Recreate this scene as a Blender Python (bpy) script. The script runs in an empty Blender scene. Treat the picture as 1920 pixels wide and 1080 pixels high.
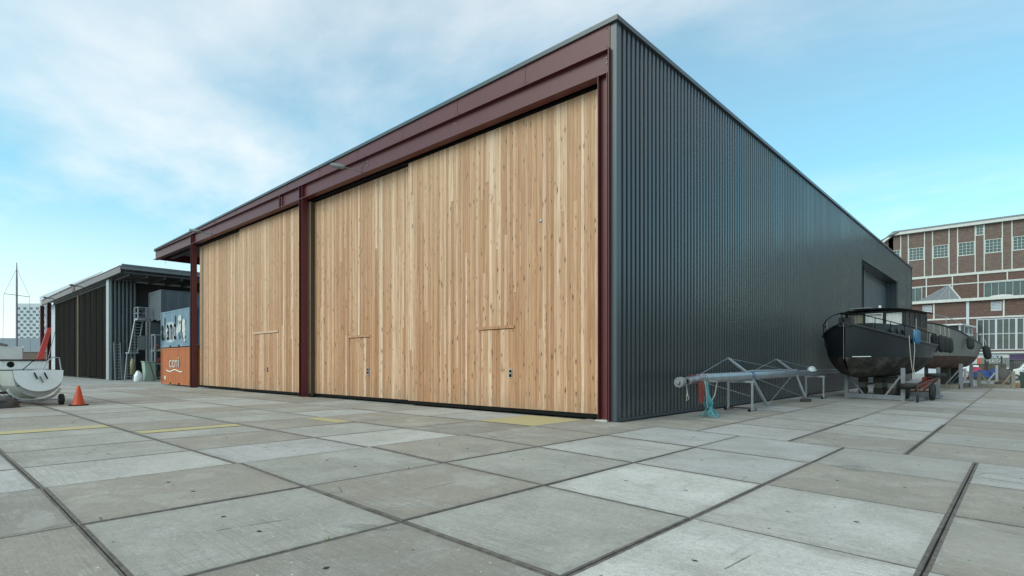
import bpy, bmesh, math, random
from mathutils import Vector, Matrix
random.seed(7)
R = math.radians
sc = bpy.context.scene
col = sc.collection

# ---------------------------------------------------------------- camera
cam_d = bpy.data.cameras.new('camera'); cam = bpy.data.objects.new('camera', cam_d); col.objects.link(cam)
cam.location = (7.713, -12.386, 1.5)
cam.rotation_euler = (R(90), 0, R(42.494))
cam_d.sensor_width = 36; cam_d.lens = 19.668
cam_d.shift_y = (682 - 540) / 1920
cam_d.clip_start = 0.05; cam_d.clip_end = 5000
sc.camera = cam

# ---------------------------------------------------------------- sky and sun
SUN_EL, SUN_AZ = 36, 192          # azimuth clockwise from +Y, the side the light comes from
w = bpy.data.worlds.new('World'); sc.world = w; w.use_nodes = True
nt = w.node_tree; nt.nodes.clear()
def wn(t, **k):
    n = nt.nodes.new(t)
    for a, b in k.items(): setattr(n, a, b)
    return n
L = nt.links.new
out = wn('ShaderNodeOutputWorld'); bg = wn('ShaderNodeBackground'); bg.inputs['Strength'].default_value = 0.115
sky = wn('ShaderNodeTexSky'); sky.sky_type = 'NISHITA'; sky.sun_disc = False
sky.sun_elevation = R(SUN_EL); sky.sun_rotation = R(SUN_AZ); sky.air_density = 1.0; sky.dust_density = 1.2; sky.ozone_density = 1.5
tint = wn('ShaderNodeMix', data_type='RGBA', blend_type='MULTIPLY'); tint.inputs[0].default_value = 1
L(sky.outputs[0], tint.inputs[6]); tint.inputs[7].default_value = (.50, 1.44, 1.36, 1)
tc = wn('ShaderNodeTexCoord'); sep = wn('ShaderNodeSeparateXYZ'); L(tc.outputs['Generated'], sep.inputs[0])
def wm(op, a, b=None, clamp=False):
    n = wn('ShaderNodeMath', operation=op); n.use_clamp = clamp
    for i, v in enumerate((a, b)):
        if v is None: continue
        if isinstance(v, (int, float)): n.inputs[i].default_value = v
        else: L(v, n.inputs[i])
    return n.outputs[0]
zz = wm('MAXIMUM', wm('ADD', sep.outputs[2], 0.16), 0.05)
cx_ = wm('DIVIDE', sep.outputs[0], zz); cy_ = wm('DIVIDE', sep.outputs[1], zz)
cmb = wn('ShaderNodeCombineXYZ'); L(cx_, cmb.inputs[0]); L(cy_, cmb.inputs[1]); cmb.inputs[2].default_value = 3.1
mp = wn('ShaderNodeMapping'); mp.inputs['Rotation'].default_value = (0, 0, R(62)); mp.inputs['Scale'].default_value = (0.50, 0.80, 1); mp.inputs['Location'].default_value = (0.81, -3.42, 0)
L(cmb.outputs[0], mp.inputs[0])
n1 = wn('ShaderNodeTexNoise'); n1.inputs['Scale'].default_value = 1.0; n1.inputs['Detail'].default_value = 9; n1.inputs['Roughness'].default_value = 0.56; n1.inputs['Distortion'].default_value = 0.6
L(mp.outputs[0], n1.inputs['Vector'])
cr = wn('ShaderNodeValToRGB'); cr.color_ramp.interpolation = 'EASE'
cr.color_ramp.elements[0].position = 0.40; cr.color_ramp.elements[0].color = (0.20, 0.20, 0.20, 1)
cr.color_ramp.elements[1].position = 0.80; cr.color_ramp.elements[1].color = (0.86, 0.86, 0.86, 1)
L(n1.outputs['Fac'], cr.inputs[0])
hz = wm('SUBTRACT', 1.0, wm('MULTIPLY', sep.outputs[2], 3.2), clamp=True)
cov = wm('MAXIMUM', cr.outputs[0], wm('MULTIPLY', hz, 0.93))
n2 = wn('ShaderNodeTexNoise'); n2.inputs['Scale'].default_value = 1.7; n2.inputs['Detail'].default_value = 6
L(mp.outputs[0], n2.inputs['Vector'])
cc = wn('ShaderNodeMix', data_type='RGBA'); L(n2.outputs['Fac'], cc.inputs[0])
cc.inputs[6].default_value = (6.9, 6.9, 6.8, 1); cc.inputs[7].default_value = (7.6, 7.5, 7.25, 1)
mx = wn('ShaderNodeMix', data_type='RGBA'); L(cov, mx.inputs[0]); L(tint.outputs[2], mx.inputs[6]); L(cc.outputs[2], mx.inputs[7])
L(mx.outputs[2], bg.inputs[0]); L(bg.outputs[0], out.inputs[0])

sun_d = bpy.data.lights.new('sun', 'SUN'); sun = bpy.data.objects.new('sun', sun_d); col.objects.link(sun)
sun_d.energy = 1.45; sun_d.angle = R(45); sun_d.color = (1, 0.87, 0.74)
az = R(SUN_AZ); sdir = Vector((math.sin(az)*math.cos(R(SUN_EL)), math.cos(az)*math.cos(R(SUN_EL)), math.sin(R(SUN_EL))))
sun.rotation_euler = sdir.to_track_quat('Z', 'Y').to_euler(); sun.location = sdir * 60
sc.view_settings.view_transform = 'Standard'; sc.view_settings.look = 'None'
sc.view_settings.exposure = 0.46; sc.view_settings.gamma = 1.0

# ---------------------------------------------------------------- materials
class NT:
    def __init__(s, name):
        s.m = bpy.data.materials.new(name); s.m.use_nodes = True; s.t = s.m.node_tree; s.t.nodes.clear()
        s.o = s.n('ShaderNodeOutputMaterial'); s.b = s.n('ShaderNodeBsdfPrincipled'); s.t.links.new(s.b.outputs[0], s.o.inputs[0])
    def n(s, t, **k):
        x = s.t.nodes.new(t)
        for a, b in k.items(): setattr(x, a, b)
        return x
    def put(s, sock, v):
        if isinstance(v, bpy.types.NodeSocket): s.t.links.new(v, sock)
        else: sock.default_value = v
    def pos(s): return s.n('ShaderNodeNewGeometry').outputs['Position']
    def obj(s): return s.n('ShaderNodeTexCoord').outputs['Object']
    def rand(s): return s.n('ShaderNodeObjectInfo').outputs['Random']
    def mapping(s, v, scale=(1, 1, 1), loc=(0, 0, 0), rot=(0, 0, 0)):
        x = s.n('ShaderNodeMapping'); s.put(x.inputs[0], v); s.put(x.inputs['Scale'], scale); s.put(x.inputs['Location'], loc); x.inputs['Rotation'].default_value = rot
        return x.outputs[0]
    def noise(s, v, scale=1, detail=4, rough=.5, dist=0):
        x = s.n('ShaderNodeTexNoise'); s.put(x.inputs['Vector'], v); x.inputs['Scale'].default_value = scale; x.inputs['Detail'].default_value = detail
        x.inputs['Roughness'].default_value = rough; x.inputs['Distortion'].default_value = dist
        return x.outputs['Fac']
    def voro(s, v, scale=1, feature='F1', out='Distance', rnd=1):
        x = s.n('ShaderNodeTexVoronoi', feature=feature); s.put(x.inputs['Vector'], v); x.inputs['Scale'].default_value = scale; x.inputs['Randomness'].default_value = rnd
        return x.outputs[out]
    def math(s, op, a, b=0.0, c=None, clamp=False):
        x = s.n('ShaderNodeMath', operation=op); x.use_clamp = clamp; s.put(x.inputs[0], a); s.put(x.inputs[1], b)
        if c is not None: s.put(x.inputs[2], c)
        return x.outputs[0]
    def vmath(s, op, a, b):
        x = s.n('ShaderNodeVectorMath', operation=op); s.put(x.inputs[0], a); s.put(x.inputs[1], b); return x.outputs[0]
    def ramp(s, f, stops, interp='LINEAR'):
        x = s.n('ShaderNodeValToRGB'); s.put(x.inputs[0], f); r = x.color_ramp; r.interpolation = interp
        while len(r.elements) < len(stops): r.elements.new(.5)
        for e, (p, c) in zip(r.elements, stops):
            e.position = p; e.color = (c, c, c, 1) if isinstance(c, (int, float)) else (*c[:3], 1)
        return x.outputs[0]
    def mix(s, f, a, b, blend='MIX'):
        x = s.n('ShaderNodeMix', data_type='RGBA', blend_type=blend)
        for i, v in ((0, f), (6, a), (7, b)):
            if isinstance(v, tuple) and len(v) == 3: v = (*v, 1)
            s.put(x.inputs[i], v)
        return x.outputs[2]
    def bump(s, h, st=.3, d=.01):
        x = s.n('ShaderNodeBump'); s.put(x.inputs['Height'], h); x.inputs['Strength'].default_value = st; x.inputs['Distance'].default_value = d
        s.t.links.new(x.outputs[0], s.b.inputs['Normal'])
    def fin(s, color, rough=.6, metal=0, spec=.5):
        if isinstance(color, tuple): color = (*color[:3], 1)
        s.put(s.b.inputs['Base Color'], color); s.put(s.b.inputs['Roughness'], rough); s.put(s.b.inputs['Metallic'], metal); s.b.inputs['Specular IOR Level'].default_value = spec
        return s.m

def paint(name, c, rough=.5, metal=0, var=.18, scale=3., dirt=0, dirtc=(.08, .06, .045), streak=False, bump=0, spec=.5):
    t = NT(name); p = t.pos()
    f = t.noise(p, scale, 5, .6)
    colr = t.mix(f, tuple(v*(1-var) for v in c), tuple(min(1, v*(1+var)) for v in c))
    if dirt:
        v = t.mapping(p, (6, 6, .5)) if streak else t.mapping(p, (1.3, 1.3, 1.3))
        g = t.noise(v, 1.2, 7, .65)
        colr = t.mix(t.math('MULTIPLY', t.ramp(g, [(.48, 0), (.68, 1)]), dirt), colr, dirtc)
    if bump: t.bump(t.noise(p, 60, 3), bump, .004)
    rr = t.math('MULTIPLY_ADD', f, .16, rough-.08)
    return t.fin(colr, rr, metal, spec)

M = {}
# --- larch boards
t = NT('larch'); p = t.pos(); rnd = t.rand()
off = t.n('ShaderNodeCombineXYZ'); t.put(off.inputs[0], t.math('MULTIPLY', rnd, 37.)); t.put(off.inputs[2], t.math('MULTIPLY', rnd, 91.))
pv = t.vmath('ADD', p, off.outputs[0])
base = t.ramp(rnd, [(0, (0.394, 0.177, 0.093)), (.13, (0.562, 0.310, 0.182)), (.26, (0.457, 0.223, 0.123)), (.38, (0.698, 0.448, 0.307)), (.50, (0.509, 0.264, 0.148)), (.62, (0.415, 0.195, 0.104)), (.74, (0.619, 0.364, 0.225)), (.86, (0.788, 0.557, 0.429)), (.94, (0.530, 0.288, 0.167)), (1, (0.357, 0.158, 0.081))])
g1 = t.noise(t.mapping(pv, (24, 24, .6)), 1, 6, .62, .8)
g2 = t.noise(t.mapping(pv, (70, 70, 1.2)), 1, 3, .6)
c = t.mix(t.math('MULTIPLY', t.ramp(g1, [(.42, 0), (.66, 1)]), .62), base, (.300, .140, .058))
c = t.mix(t.math('MULTIPLY', t.ramp(g1, [(.28, 1), (.44, 0)]), .40), c, (.680, .480, .290))
c = t.mix(t.math('MULTIPLY', t.ramp(g2, [(.34, 1), (.56, 0)]), .34), c, (.210, .098, .042))
# knots
kv = t.mapping(pv, (11, 11, 3.4))
kd = t.voro(kv, 1); kr = t.n('ShaderNodeTexVoronoi'); t.put(kr.inputs['Vector'], kv); kr.inputs['Scale'].default_value = 1
sp = t.n('ShaderNodeSeparateColor'); t.put(sp.inputs[0], kr.outputs['Color'])
ks = t.math('MULTIPLY', t.math('SUBTRACT', sp.outputs[0], .34, clamp=True), .34)
kn = t.math('MULTIPLY', t.math('SUBTRACT', ks, kd, clamp=True), 40., clamp=True)
halo = t.math('MULTIPLY', t.math('SUBTRACT', t.math('MULTIPLY', ks, 2.2), kd, clamp=True), 8., clamp=True)
c = t.mix(t.math('MULTIPLY', halo, .50), c, (.250, .112, .045)); c = t.mix(t.math('MULTIPLY', kn, .92), c, (.038, .020, .011))
# splash weathering near the ground, water streaks under the head, bleached patches
sz = t.n('ShaderNodeSeparateXYZ'); t.put(sz.inputs[0], p)
wet = t.math('MULTIPLY', t.math('SUBTRACT', 1., t.math('MULTIPLY', sz.outputs[2], 1.1), clamp=True), t.ramp(t.noise(t.mapping(p, (1.5, 1.5, .5)), 1, 6, .7), [(.35, 0), (.75, 1)]), clamp=True)
c = t.mix(t.math('MULTIPLY', wet, .75), c, (.200, .150, .105))
strk = t.ramp(t.noise(t.mapping(p, (4.5, 4.5, .10)), 1, 5, .7), [(.55, 0), (.74, 1)])
c = t.mix(t.math('MULTIPLY', strk, .30), c, (.270, .165, .090))
hi = t.math('MULTIPLY', t.math('SUBTRACT', sz.outputs[2], 2.5, clamp=False), .16, clamp=True)
bl = t.math('MULTIPLY', hi, t.ramp(t.noise(t.mapping(p, (.35, .35, .12)), 1, 4), [(.30, .35), (.66, 1)]))
c = t.mix(t.math('MULTIPLY', bl, .28), c, (.580, .430, .300))
t.bump(g1, .25, .005)
M['larch'] = t.fin(c, .62, 0, .3)

# --- maroon steel, dark cladding
t = NT('maroon_steel'); p = t.pos(); f = t.noise(p, 1.3, 5, .6)
c = t.mix(f, (.080, .0120, .0150), (.115, .020, .023)); c = t.mix(t.math('MULTIPLY', t.ramp(t.noise(t.mapping(p, (5, 5, .35)), 1, 6, .7), [(.56, 0), (.78, 1)]), .25), c, (.130, .050, .046)); sp_ = t.noise(p, 40, 2); c = t.mix(t.math('MULTIPLY', t.ramp(sp_, [(.66, 0), (.74, 1)]), .25), c, (.22, .17, .16))
M['maroon'] = t.fin(c, t.math('MULTIPLY_ADD', f, .16, .34), 0, .5)
t = NT('slate_cladding'); p = t.pos(); f = t.noise(t.mapping(p, (.6, .6, .12)), 1, 5, .6); rnd = t.rand()
c = t.mix(f, (.042, .045, .050), (.052, .056, .062)); c = t.mix(t.math('MULTIPLY', rnd, .35), c, (.062, .067, .074))
dr = t.noise(t.mapping(p, (9, 9, .25)), 1, 5, .7); c = t.mix(t.math('MULTIPLY', t.ramp(dr, [(.55, 0), (.8, 1)]), .22), c, (.11, .115, .115))
szc = t.n('ShaderNodeSeparateXYZ'); t.put(szc.inputs[0], p)
bd = t.math('MULTIPLY', t.math('SUBTRACT', 1., t.math('MULTIPLY', szc.outputs[2], 1.4), clamp=True), t.ramp(t.noise(t.mapping(p, (2.5, 2.5, 3)), 1, 6, .7), [(.35, 0), (.7, 1)]), clamp=True)
c = t.mix(t.math('MULTIPLY', bd, .55), c, (.15, .14, .125))
M['slate'] = t.fin(c, t.math('ADD', t.math('MULTIPLY_ADD', f, .14, .17), t.math('MULTIPLY', rnd, .07)), 0, .65)
M['slate_flat'] = paint('slate_trim', (.050, .060, .070), .32, 0, .12, 2, .2, (.09, .09, .09), True, spec=.6)
M['roller_grey'] = paint('roller_door_grey', (.095, .108, .120), .4, 0, .1)
M['roof_sheet'] = paint('roof_sheet', (.12, .13, .14), .5)
M['black'] = paint('black_rubber', (.010, .010, .010), .8, 0, .3, 8, spec=.1)
M['soffit'] = paint('soffit_dark', (.050, .045, .045), .7)
M['galv'] = paint('galvanised_steel', (.36, .38, .40), .45, .35, .2, 6, .25, (.16, .15, .14))
M['alu'] = paint('aluminium', (.36, .37, .39), .32, .6, .2, 3, .45, (.13, .13, .13), True)
M['white'] = paint('white_gelcoat', (.72, .73, .72), .28, 0, .05, 2, .12, (.4, .4, .37))
M['whitepaint'] = paint('white_paint', (.74, .74, .72), .5, 0, .06, 2, .35, (.42, .41, .38), True)
M['trim_white'] = paint('weathered_trim', (.56, .55, .53), .6, 0, .08, 2, .45, (.30, .28, .25), True)
M['lilac'] = paint('pale_grey_frame', (.46, .48, .53), .5, 0, .06)
M['glass'] = None
t = NT('window_glass'); p = t.pos(); f = t.noise(t.mapping(p, (.5, .5, .8)), 1, 3)
M['glass'] = t.fin(t.mix(f, (.018, .022, .027), (.07, .075, .078)), .06, 0, .8)
M['rust'] = paint('rusty_steel', (.085, .036, .024), .75, 0, .4, 9, .5, (.05, .03, .022), False, .3)
M['tyre'] = paint('tyre_rubber', (.022, .022, .023), .8, 0, .25, 14, .35, (.08, .075, .07), False, .3)
M['timber'] = paint('grey_timber', (.235, .205, .165), .8, 0, .3, 7, .45, (.11, .09, .07), True, .3)
M['timber_dark'] = paint('dark_timber', (.075, .058, .045), .85, 0, .35, 6, .4, (.03, .025, .02), False, .3)
M['grey_steel'] = paint('grey_steel', (.225, .225, .25), .55, .1, .18, 5, .35, (.11, .09, .075), True)
M['rope'] = paint('pale_rope', (.46, .43, .38), .85, 0, .2, 30)
M['rope_teal'] = paint('teal_rope', (.10, .33, .38), .8, 0, .35, 30)
M['rope_blue'] = paint('blue_rope', (.05, .19, .40), .8, 0, .3, 20)
M['orange_cone'] = paint('cone_orange', (.62, .070, .022), .5, 0, .15, 6, .3, (.22, .05, .03))
M['red'] = paint('red_paint', (.50, .045, .035), .45, 0, .15, 4, .3, (.25, .06, .05), True)
M['redcloth'] = paint('red_cloth', (.22, .045, .035), .9, 0, .3, 9)
M['curtain'] = paint('white_curtain', (.66, .67, .68), .8, 0, .08, 14)
M['tarp'] = paint('grey_tarp', (.085, .080, .078), .75, 0, .35, 4, .3, (.16, .15, .14))
M['bluecloth'] = paint('blue_tarp', (.03, .06, .20), .7, 0, .3, 6)
M['pinkcloth'] = paint('pink_cloth', (.42, .05, .10), .8, 0, .3, 6)
M['fender_black'] = paint('fender_cover', (.022, .023, .026), .85, 0, .25, 10, .3, (.06, .06, .06))
M['fender_blue'] = paint('blue_fender', (.028, .130, .26), .45, 0, .15, 6, .35, (.03, .06, .09))
M['green_bin'] = paint('pale_green_metal', (.30, .38, .31), .65, 0, .15, 3, .55, (.17, .13, .09), True)
M['yellow_paint'] = None
t = NT('yellow_marking'); p = t.pos(); f = t.noise(p, 7, 8, .7); f2 = t.noise(p, 1.3, 4)
t2c = t.mix(t.ramp(f, [(.40, 0), (.70, 1)]), (.50, .385, .13), (.36, .335, .25)); t2c = t.mix(t.math('MULTIPLY', f2, .35), t2c, (.36, .36, .33))
M['yellow_paint'] = t.fin(t2c, .8, 0, .3)

# --- concrete slabs
t = NT('slab_concrete'); p = t.pos(); rnd = t.rand(); ob = t.obj()
base = t.n('ShaderNodeObjectInfo').outputs['Color']
offv = t.n('ShaderNodeCombineXYZ'); t.put(offv.inputs[2], t.math('MULTIPLY', rnd, 60.)); pv = t.vmath('ADD', p, offv.outputs[0])
big = t.noise(pv, .9, 7, .65, .5)
c = t.mix(t.math('MULTIPLY', t.ramp(big, [(.42, 0), (.66, 1)]), .38), base, (.240, .218, .185))
c = t.mix(t.math('MULTIPLY', t.ramp(t.noise(pv, 1.9, 7, .7, .4), [(.50, 0), (.70, 1)]), .42), c, (.500, .500, .480))
blotch = t.noise(pv, 4.2, 8, .75, .6); c = t.mix(t.math('MULTIPLY', t.ramp(blotch, [(.57, 0), (.72, 1)]), .36), c, (.165, .160, .148))
mid = t.noise(pv, 17, 6, .75); c = t.mix(t.math('MULTIPLY', t.ramp(mid, [(.36, 1), (.54, 0)]), .34), c, (.190, .180, .160))
c = t.mix(t.math('MULTIPLY', t.ramp(mid, [(.56, 0), (.72, 1)]), .35), c, (.500, .495, .470))
grit = t.noise(pv, 75, 4, .8); c = t.mix(t.math('MULTIPLY', t.ramp(grit, [(.38, 1), (.56, 0)]), .45), c, (.160, .152, .136))
c = t.mix(t.math('MULTIPLY', t.ramp(t.noise(pv, 130, 2, .7), [(.58, 0), (.68, 1)]), .50), c, (.600, .595, .570))
brush = t.noise(t.mapping(pv, (1.6, 48, 1)), 1, 5, .7); brm = t.ramp(t.noise(pv, .5, 2), [(.42, 0), (.58, 1)])
c = t.mix(t.math('MULTIPLY', t.math('MULTIPLY', t.ramp(brush, [(.45, 0), (.62, 1)]), brm), .40), c, (.150, .142, .128))
pat = t.ramp(t.noise(pv, .75, 5, .6, .3), [(.585, 0), (.60, 1)]); c = t.mix(t.math('MULTIPLY', pat, .16), c, (.520, .518, .495))
pat2 = t.ramp(t.noise(t.mapping(pv, (1, 1, 1), (9, 3, 5)), .8, 5, .6, .3), [(.60, 0), (.615, 1)]); c = t.mix(t.math('MULTIPLY', pat2, .20), c, (.215, .200, .170))
# pits, chips, hairline cracks
vd = t.voro(pv, 3.1); c = t.mix(t.math('MULTIPLY', t.math('SUBTRACT', .060, vd, clamp=True), 30., clamp=True), c, (.045, .042, .036))
vd2 = t.voro(t.mapping(pv, (1, 1, 1), (3.7, 9.1, 0)), 5.5); c = t.mix(t.math('MULTIPLY', t.math('SUBTRACT', .075, vd2, clamp=True), 22., clamp=True), c, (.60, .59, .56))
ce = t.voro(t.vmath('ADD', pv, t.mapping(p, (.0, .0, .0))), .55, 'DISTANCE_TO_EDGE'); wob = t.noise(pv, 6, 4)
crk = t.math('MULTIPLY', t.math('LESS_THAN', t.math('ADD', ce, t.math('MULTIPLY', wob, .012)), .0095), t.math('GREATER_THAN', t.noise(pv, .45, 2), .64)); c = t.mix(t.math('MULTIPLY', crk, .7), c, (.060, .055, .046))
# dirt gathered along the steel edge
so = t.n('ShaderNodeSeparateXYZ'); t.put(so.inputs[0], ob)
ed = t.math('MAXIMUM', t.math('DIVIDE', t.math('ABSOLUTE', so.outputs[0]), 1.0), t.math('DIVIDE', t.math('ABSOLUTE', so.outputs[1]), 1.13))
edm = t.math('MULTIPLY', t.ramp(ed, [(.84, 0), (.985, 1)]), t.ramp(t.noise(pv, 5.5, 6, .7), [(.36, 0), (.62, 1)]))
c = t.mix(t.math('MULTIPLY', edm, .42), c, (.150, .132, .108))
# tyre marks and oil across the yard
st = t.noise(p, .26, 6, .65, .8); c = t.mix(t.math('MULTIPLY', t.ramp(st, [(.50, 0), (.62, 1)]), .20), c, (.190, .182, .160))
tm_ = t.noise(t.mapping(p, (5.5, .35, 1), (0, 0, 0), (0, 0, .5)), 1, 5, .7, .3); c = t.mix(t.math('MULTIPLY', t.ramp(tm_, [(.60, 0), (.76, 1)]), .30), c, (.130, .128, .120))
oil = t.noise(t.mapping(p, (.9, .9, .9), (4, 2, 0)), .6, 7, .65, .6); c = t.mix(t.math('MULTIPLY', t.ramp(oil, [(.66, 0), (.71, 1)]), .50), c, (.105, .108, .102))
h = t.math('ADD', t.math('MULTIPLY', grit, .6), t.math('ADD', t.math('MULTIPLY', brush, .4), t.math('MULTIPLY', mid, .8))); t.bump(h, .45, .010)
M['slab'] = t.fin(c, t.math('MULTIPLY_ADD', big, .25, .66), 0, .35)
t = NT('slab_steel_edge'); p = t.pos(); f = t.noise(p, 9, 6, .7)
M['slab_edge'] = t.fin(t.mix(t.ramp(f, [(.35, 0), (.65, 1)]), (.085, .072, .064), (.165, .146, .132)), .8, 0, .3)
t = NT('joint_dirt'); p = t.pos(); f = t.noise(p, 3, 6, .7); c = t.mix(f, (.030, .026, .023), (.060, .055, .046))
c = t.mix(t.math('MULTIPLY', t.ramp(t.noise(p, 1.1, 5), [(.58, 0), (.68, 1)]), .6), c, (.045, .065, .022)); M['joint'] = t.fin(c, .95, 0, .2)
M['moss'] = paint('weed_leaf', (.05, .11, .02), .7)
t = NT('far_ground'); p = t.pos(); f = t.noise(p, .12, 7, .65); br = t.n('ShaderNodeTexBrick'); t.put(br.inputs['Vector'], p); br.offset = 0
br.inputs['Scale'].default_value = 1; br.inputs['Brick Width'].default_value = 2.0; br.inputs['Row Height'].default_value = 2.26; br.inputs['Mortar Size'].default_value = .03
br.inputs['Color1'].default_value = (.30, .30, .285, 1); br.inputs['Color2'].default_value = (.36, .36, .35, 1); br.inputs['Mortar'].default_value = (.07, .065, .06, 1)
M['far_ground'] = t.fin(t.mix(t.math('MULTIPLY', f, .4), br.outputs[0], (.22, .215, .2)), .85, 0, .3)

# --- brick
def brickmat(name, a, b, mortar, bw=.42, bh=.12):
    t = NT(name); p = t.pos(); s = t.n('ShaderNodeSeparateXYZ'); t.put(s.inputs[0], p)
    k = t.n('ShaderNodeCombineXYZ'); t.put(k.inputs[0], t.math('ADD', s.outputs[0], s.outputs[1])); t.put(k.inputs[1], s.outputs[2])
    br = t.n('ShaderNodeTexBrick'); t.put(br.inputs['Vector'], k.outputs[0]); br.inputs['Scale'].default_value = 1
    br.inputs['Brick Width'].default_value = bw; br.inputs['Row Height'].default_value = bh; br.inputs['Mortar Size'].default_value = .012
    br.inputs['Color1'].default_value = (*a, 1); br.inputs['Color2'].default_value = (*b, 1); br.inputs['Mortar'].default_value = (*mortar, 1)
    f = t.noise(p, 1.1, 6, .65); c = t.mix(t.math('MULTIPLY', f, .5), br.outputs[0], (.10, .058, .05))
    c = t.mix(t.math('MULTIPLY', t.ramp(t.noise(t.mapping(p, (1, 1, 4)), 2.2, 4), [(.5, 0), (.7, 1)]), .3), c, (.25, .17, .145))
    return t.fin(c, .85, 0, .3)
M['brick'] = brickmat('brown_brick', (.120, .076, .062), (.205, .140, .118), (.19, .165, .15))
M['brick_red'] = brickmat('red_brick', (.100, .050, .041), (.150, .082, .067), (.14, .11, .10))
# --- old black-stained boards
t = NT('tarred_boards'); p = t.pos()
g = t.noise(t.mapping(p, (5, 5, .18)), 1, 6, .7); g3 = t.noise(t.mapping(p, (1.4, 1.4, .25)), 1, 4)
c = t.ramp(g, [(.32, (.006, .005, .005)), (.56, (.014, .011, .009)), (.78, (.050, .038, .028))]); c = t.mix(t.math('MULTIPLY', t.ramp(g3, [(.60, 0), (.78, 1)]), .4), c, (.05, .035, .022))
M['tarred'] = t.fin(c, .9, 0, .05)
M['worn_wood'] = paint('worn_brown_wood', (.085, .058, .036), .85, 0, .35, 3, .5, (.03, .022, .016), True)
M['old_grey'] = paint('faded_grey_sheet', (.165, .178, .188), .5, .1, .15, 1.5, .5, (.06, .068, .072), True)
M['old_fascia'] = paint('faded_maroon_fascia', (.16, .115, .118), .45, 0, .15, .6, .3, (.10, .07, .07))
# --- container paint
t = NT('container_orange'); p = t.pos(); f = t.noise(t.mapping(p, (3, 3, .4)), 1, 7, .7)
c = t.mix(t.ramp(f, [(.35, 0), (.7, 1)]), (.46, .128, .036), (.33, .090, .030)); c = t.mix(t.ramp(t.noise(p, 1.6, 7, .7), [(.6, 0), (.75, 1)]), c, (.10, .035, .02)); M['c_orange'] = t.fin(c, .65)
t = NT('container_blue'); p = t.pos(); s = t.n('ShaderNodeSeparateXYZ'); t.put(s.inputs[0], p)
f = t.noise(t.mapping(p, (1.2, 1.2, .8)), 1, 5, .6)
c = t.mix(t.ramp(f, [(.4, 0), (.65, 1)]), (.125, .190, .262), (.200, .262, .325))
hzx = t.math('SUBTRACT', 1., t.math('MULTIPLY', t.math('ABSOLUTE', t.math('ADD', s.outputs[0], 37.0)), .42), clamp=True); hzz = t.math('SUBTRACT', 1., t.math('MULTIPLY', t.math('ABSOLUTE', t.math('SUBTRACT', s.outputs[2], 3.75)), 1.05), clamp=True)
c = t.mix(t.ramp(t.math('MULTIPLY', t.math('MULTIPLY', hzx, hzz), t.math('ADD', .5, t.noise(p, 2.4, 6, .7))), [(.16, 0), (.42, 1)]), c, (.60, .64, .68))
c = t.mix(t.ramp(t.noise(t.mapping(p, (4, 4, .6)), 1, 6, .7), [(.6, 0), (.8, 1)]), c, (.07, .085, .10)); M['c_blue'] = t.fin(c, .6)
M['c_grey'] = paint('container_grey', (.085, .10, .115), .6, 0, .2, 2, .3, (.05, .055, .06))
# --- hull paints
t = NT('black_topsides'); p = t.pos(); f = t.noise(p, 1.2, 6, .65)
c = t.mix(f, (.008, .011, .015), (.016, .018, .021)); sm = t.noise(t.mapping(p, (1.8, 1.8, .6)), 1, 6, .7, .5)
s = t.n('ShaderNodeSeparateXYZ'); t.put(s.inputs[0], p)
aft = t.math('MULTIPLY', t.math('SUBTRACT', s.outputs[1], 18.2), .35, clamp=True)
c = t.mix(t.math('MULTIPLY', t.math('MULTIPLY', aft, t.ramp(sm, [(.35, 0), (.6, 1)])), .9), c, (.105, .092, .082)); M['hull_black'] = t.fin(c, t.math('MULTIPLY_ADD', f, .3, .32), 0, .4)
t = NT('fouled_bottom'); p = t.pos(); f = t.noise(p, 2.3, 8, .72); c = t.ramp(f, [(.3, (.014, .012, .011)), (.47, (.034, .028, .024)), (.60, (.078, .066, .058)), (.75, (.14, .122, .108))]); t.bump(f, .6, .02); M['hull_foul'] = t.fin(c, .85, 0, .3)
t = NT('grey_topsides'); p = t.pos(); f = t.noise(t.mapping(p, (1.2, 1.2, .5)), 1, 7, .68); c = t.ramp(f, [(.3, (.150, .145, .130)), (.6, (.215, .208, .188)), (.8, (.12, .10, .078))]); M['hull_grey'] = t.fin(c, .6)
t = NT('red_bottom'); p = t.pos(); f = t.noise(p, 1.8, 8, .7); c = t.ramp(f, [(.3, (.040, .027, .022)), (.55, (.095, .048, .036)), (.75, (.19, .085, .055))]); M['hull_red'] = t.fin(c, .8)
M['deck_black'] = paint('black_deck_paint', (.016, .018, .021), .45, 0, .3, 3, .3, (.05, .045, .04))
M['ship_brown'] = paint('varnished_dark_wood', (.055, .038, .028), .4, 0, .3, 3)
M['trans_cover'] = paint('grey_hull_cover', (.42, .42, .40), .6, 0, .2, 3, .3, (.2, .2, .19))
M['tower'] = paint('tower_panel', (.50, .53, .56), .7, 0, .05)
M['tower_win'] = paint('tower_window', (.14, .165, .195), .5, 0, .2, .5, spec=.2)
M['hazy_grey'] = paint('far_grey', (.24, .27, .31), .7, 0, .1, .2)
M['lamp_body'] = paint('lamp_grey', (.16, .17, .17), .5)
M['purple'] = paint('purple_banner', (.065, .035, .10), .7)
M['orange_sign'] = paint('orange_sign', (.45, .10, .04), .6)
M['scrap'] = paint('scrap_mixed', (.10, .065, .05), .8, 0, .8, 5)
M['yellowgrey'] = paint('weathered_yellow', (.30, .26, .12), .6, 0, .2, 5, .5)
M['green'] = paint('green_paint', (.03, .13, .06), .6)

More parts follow.
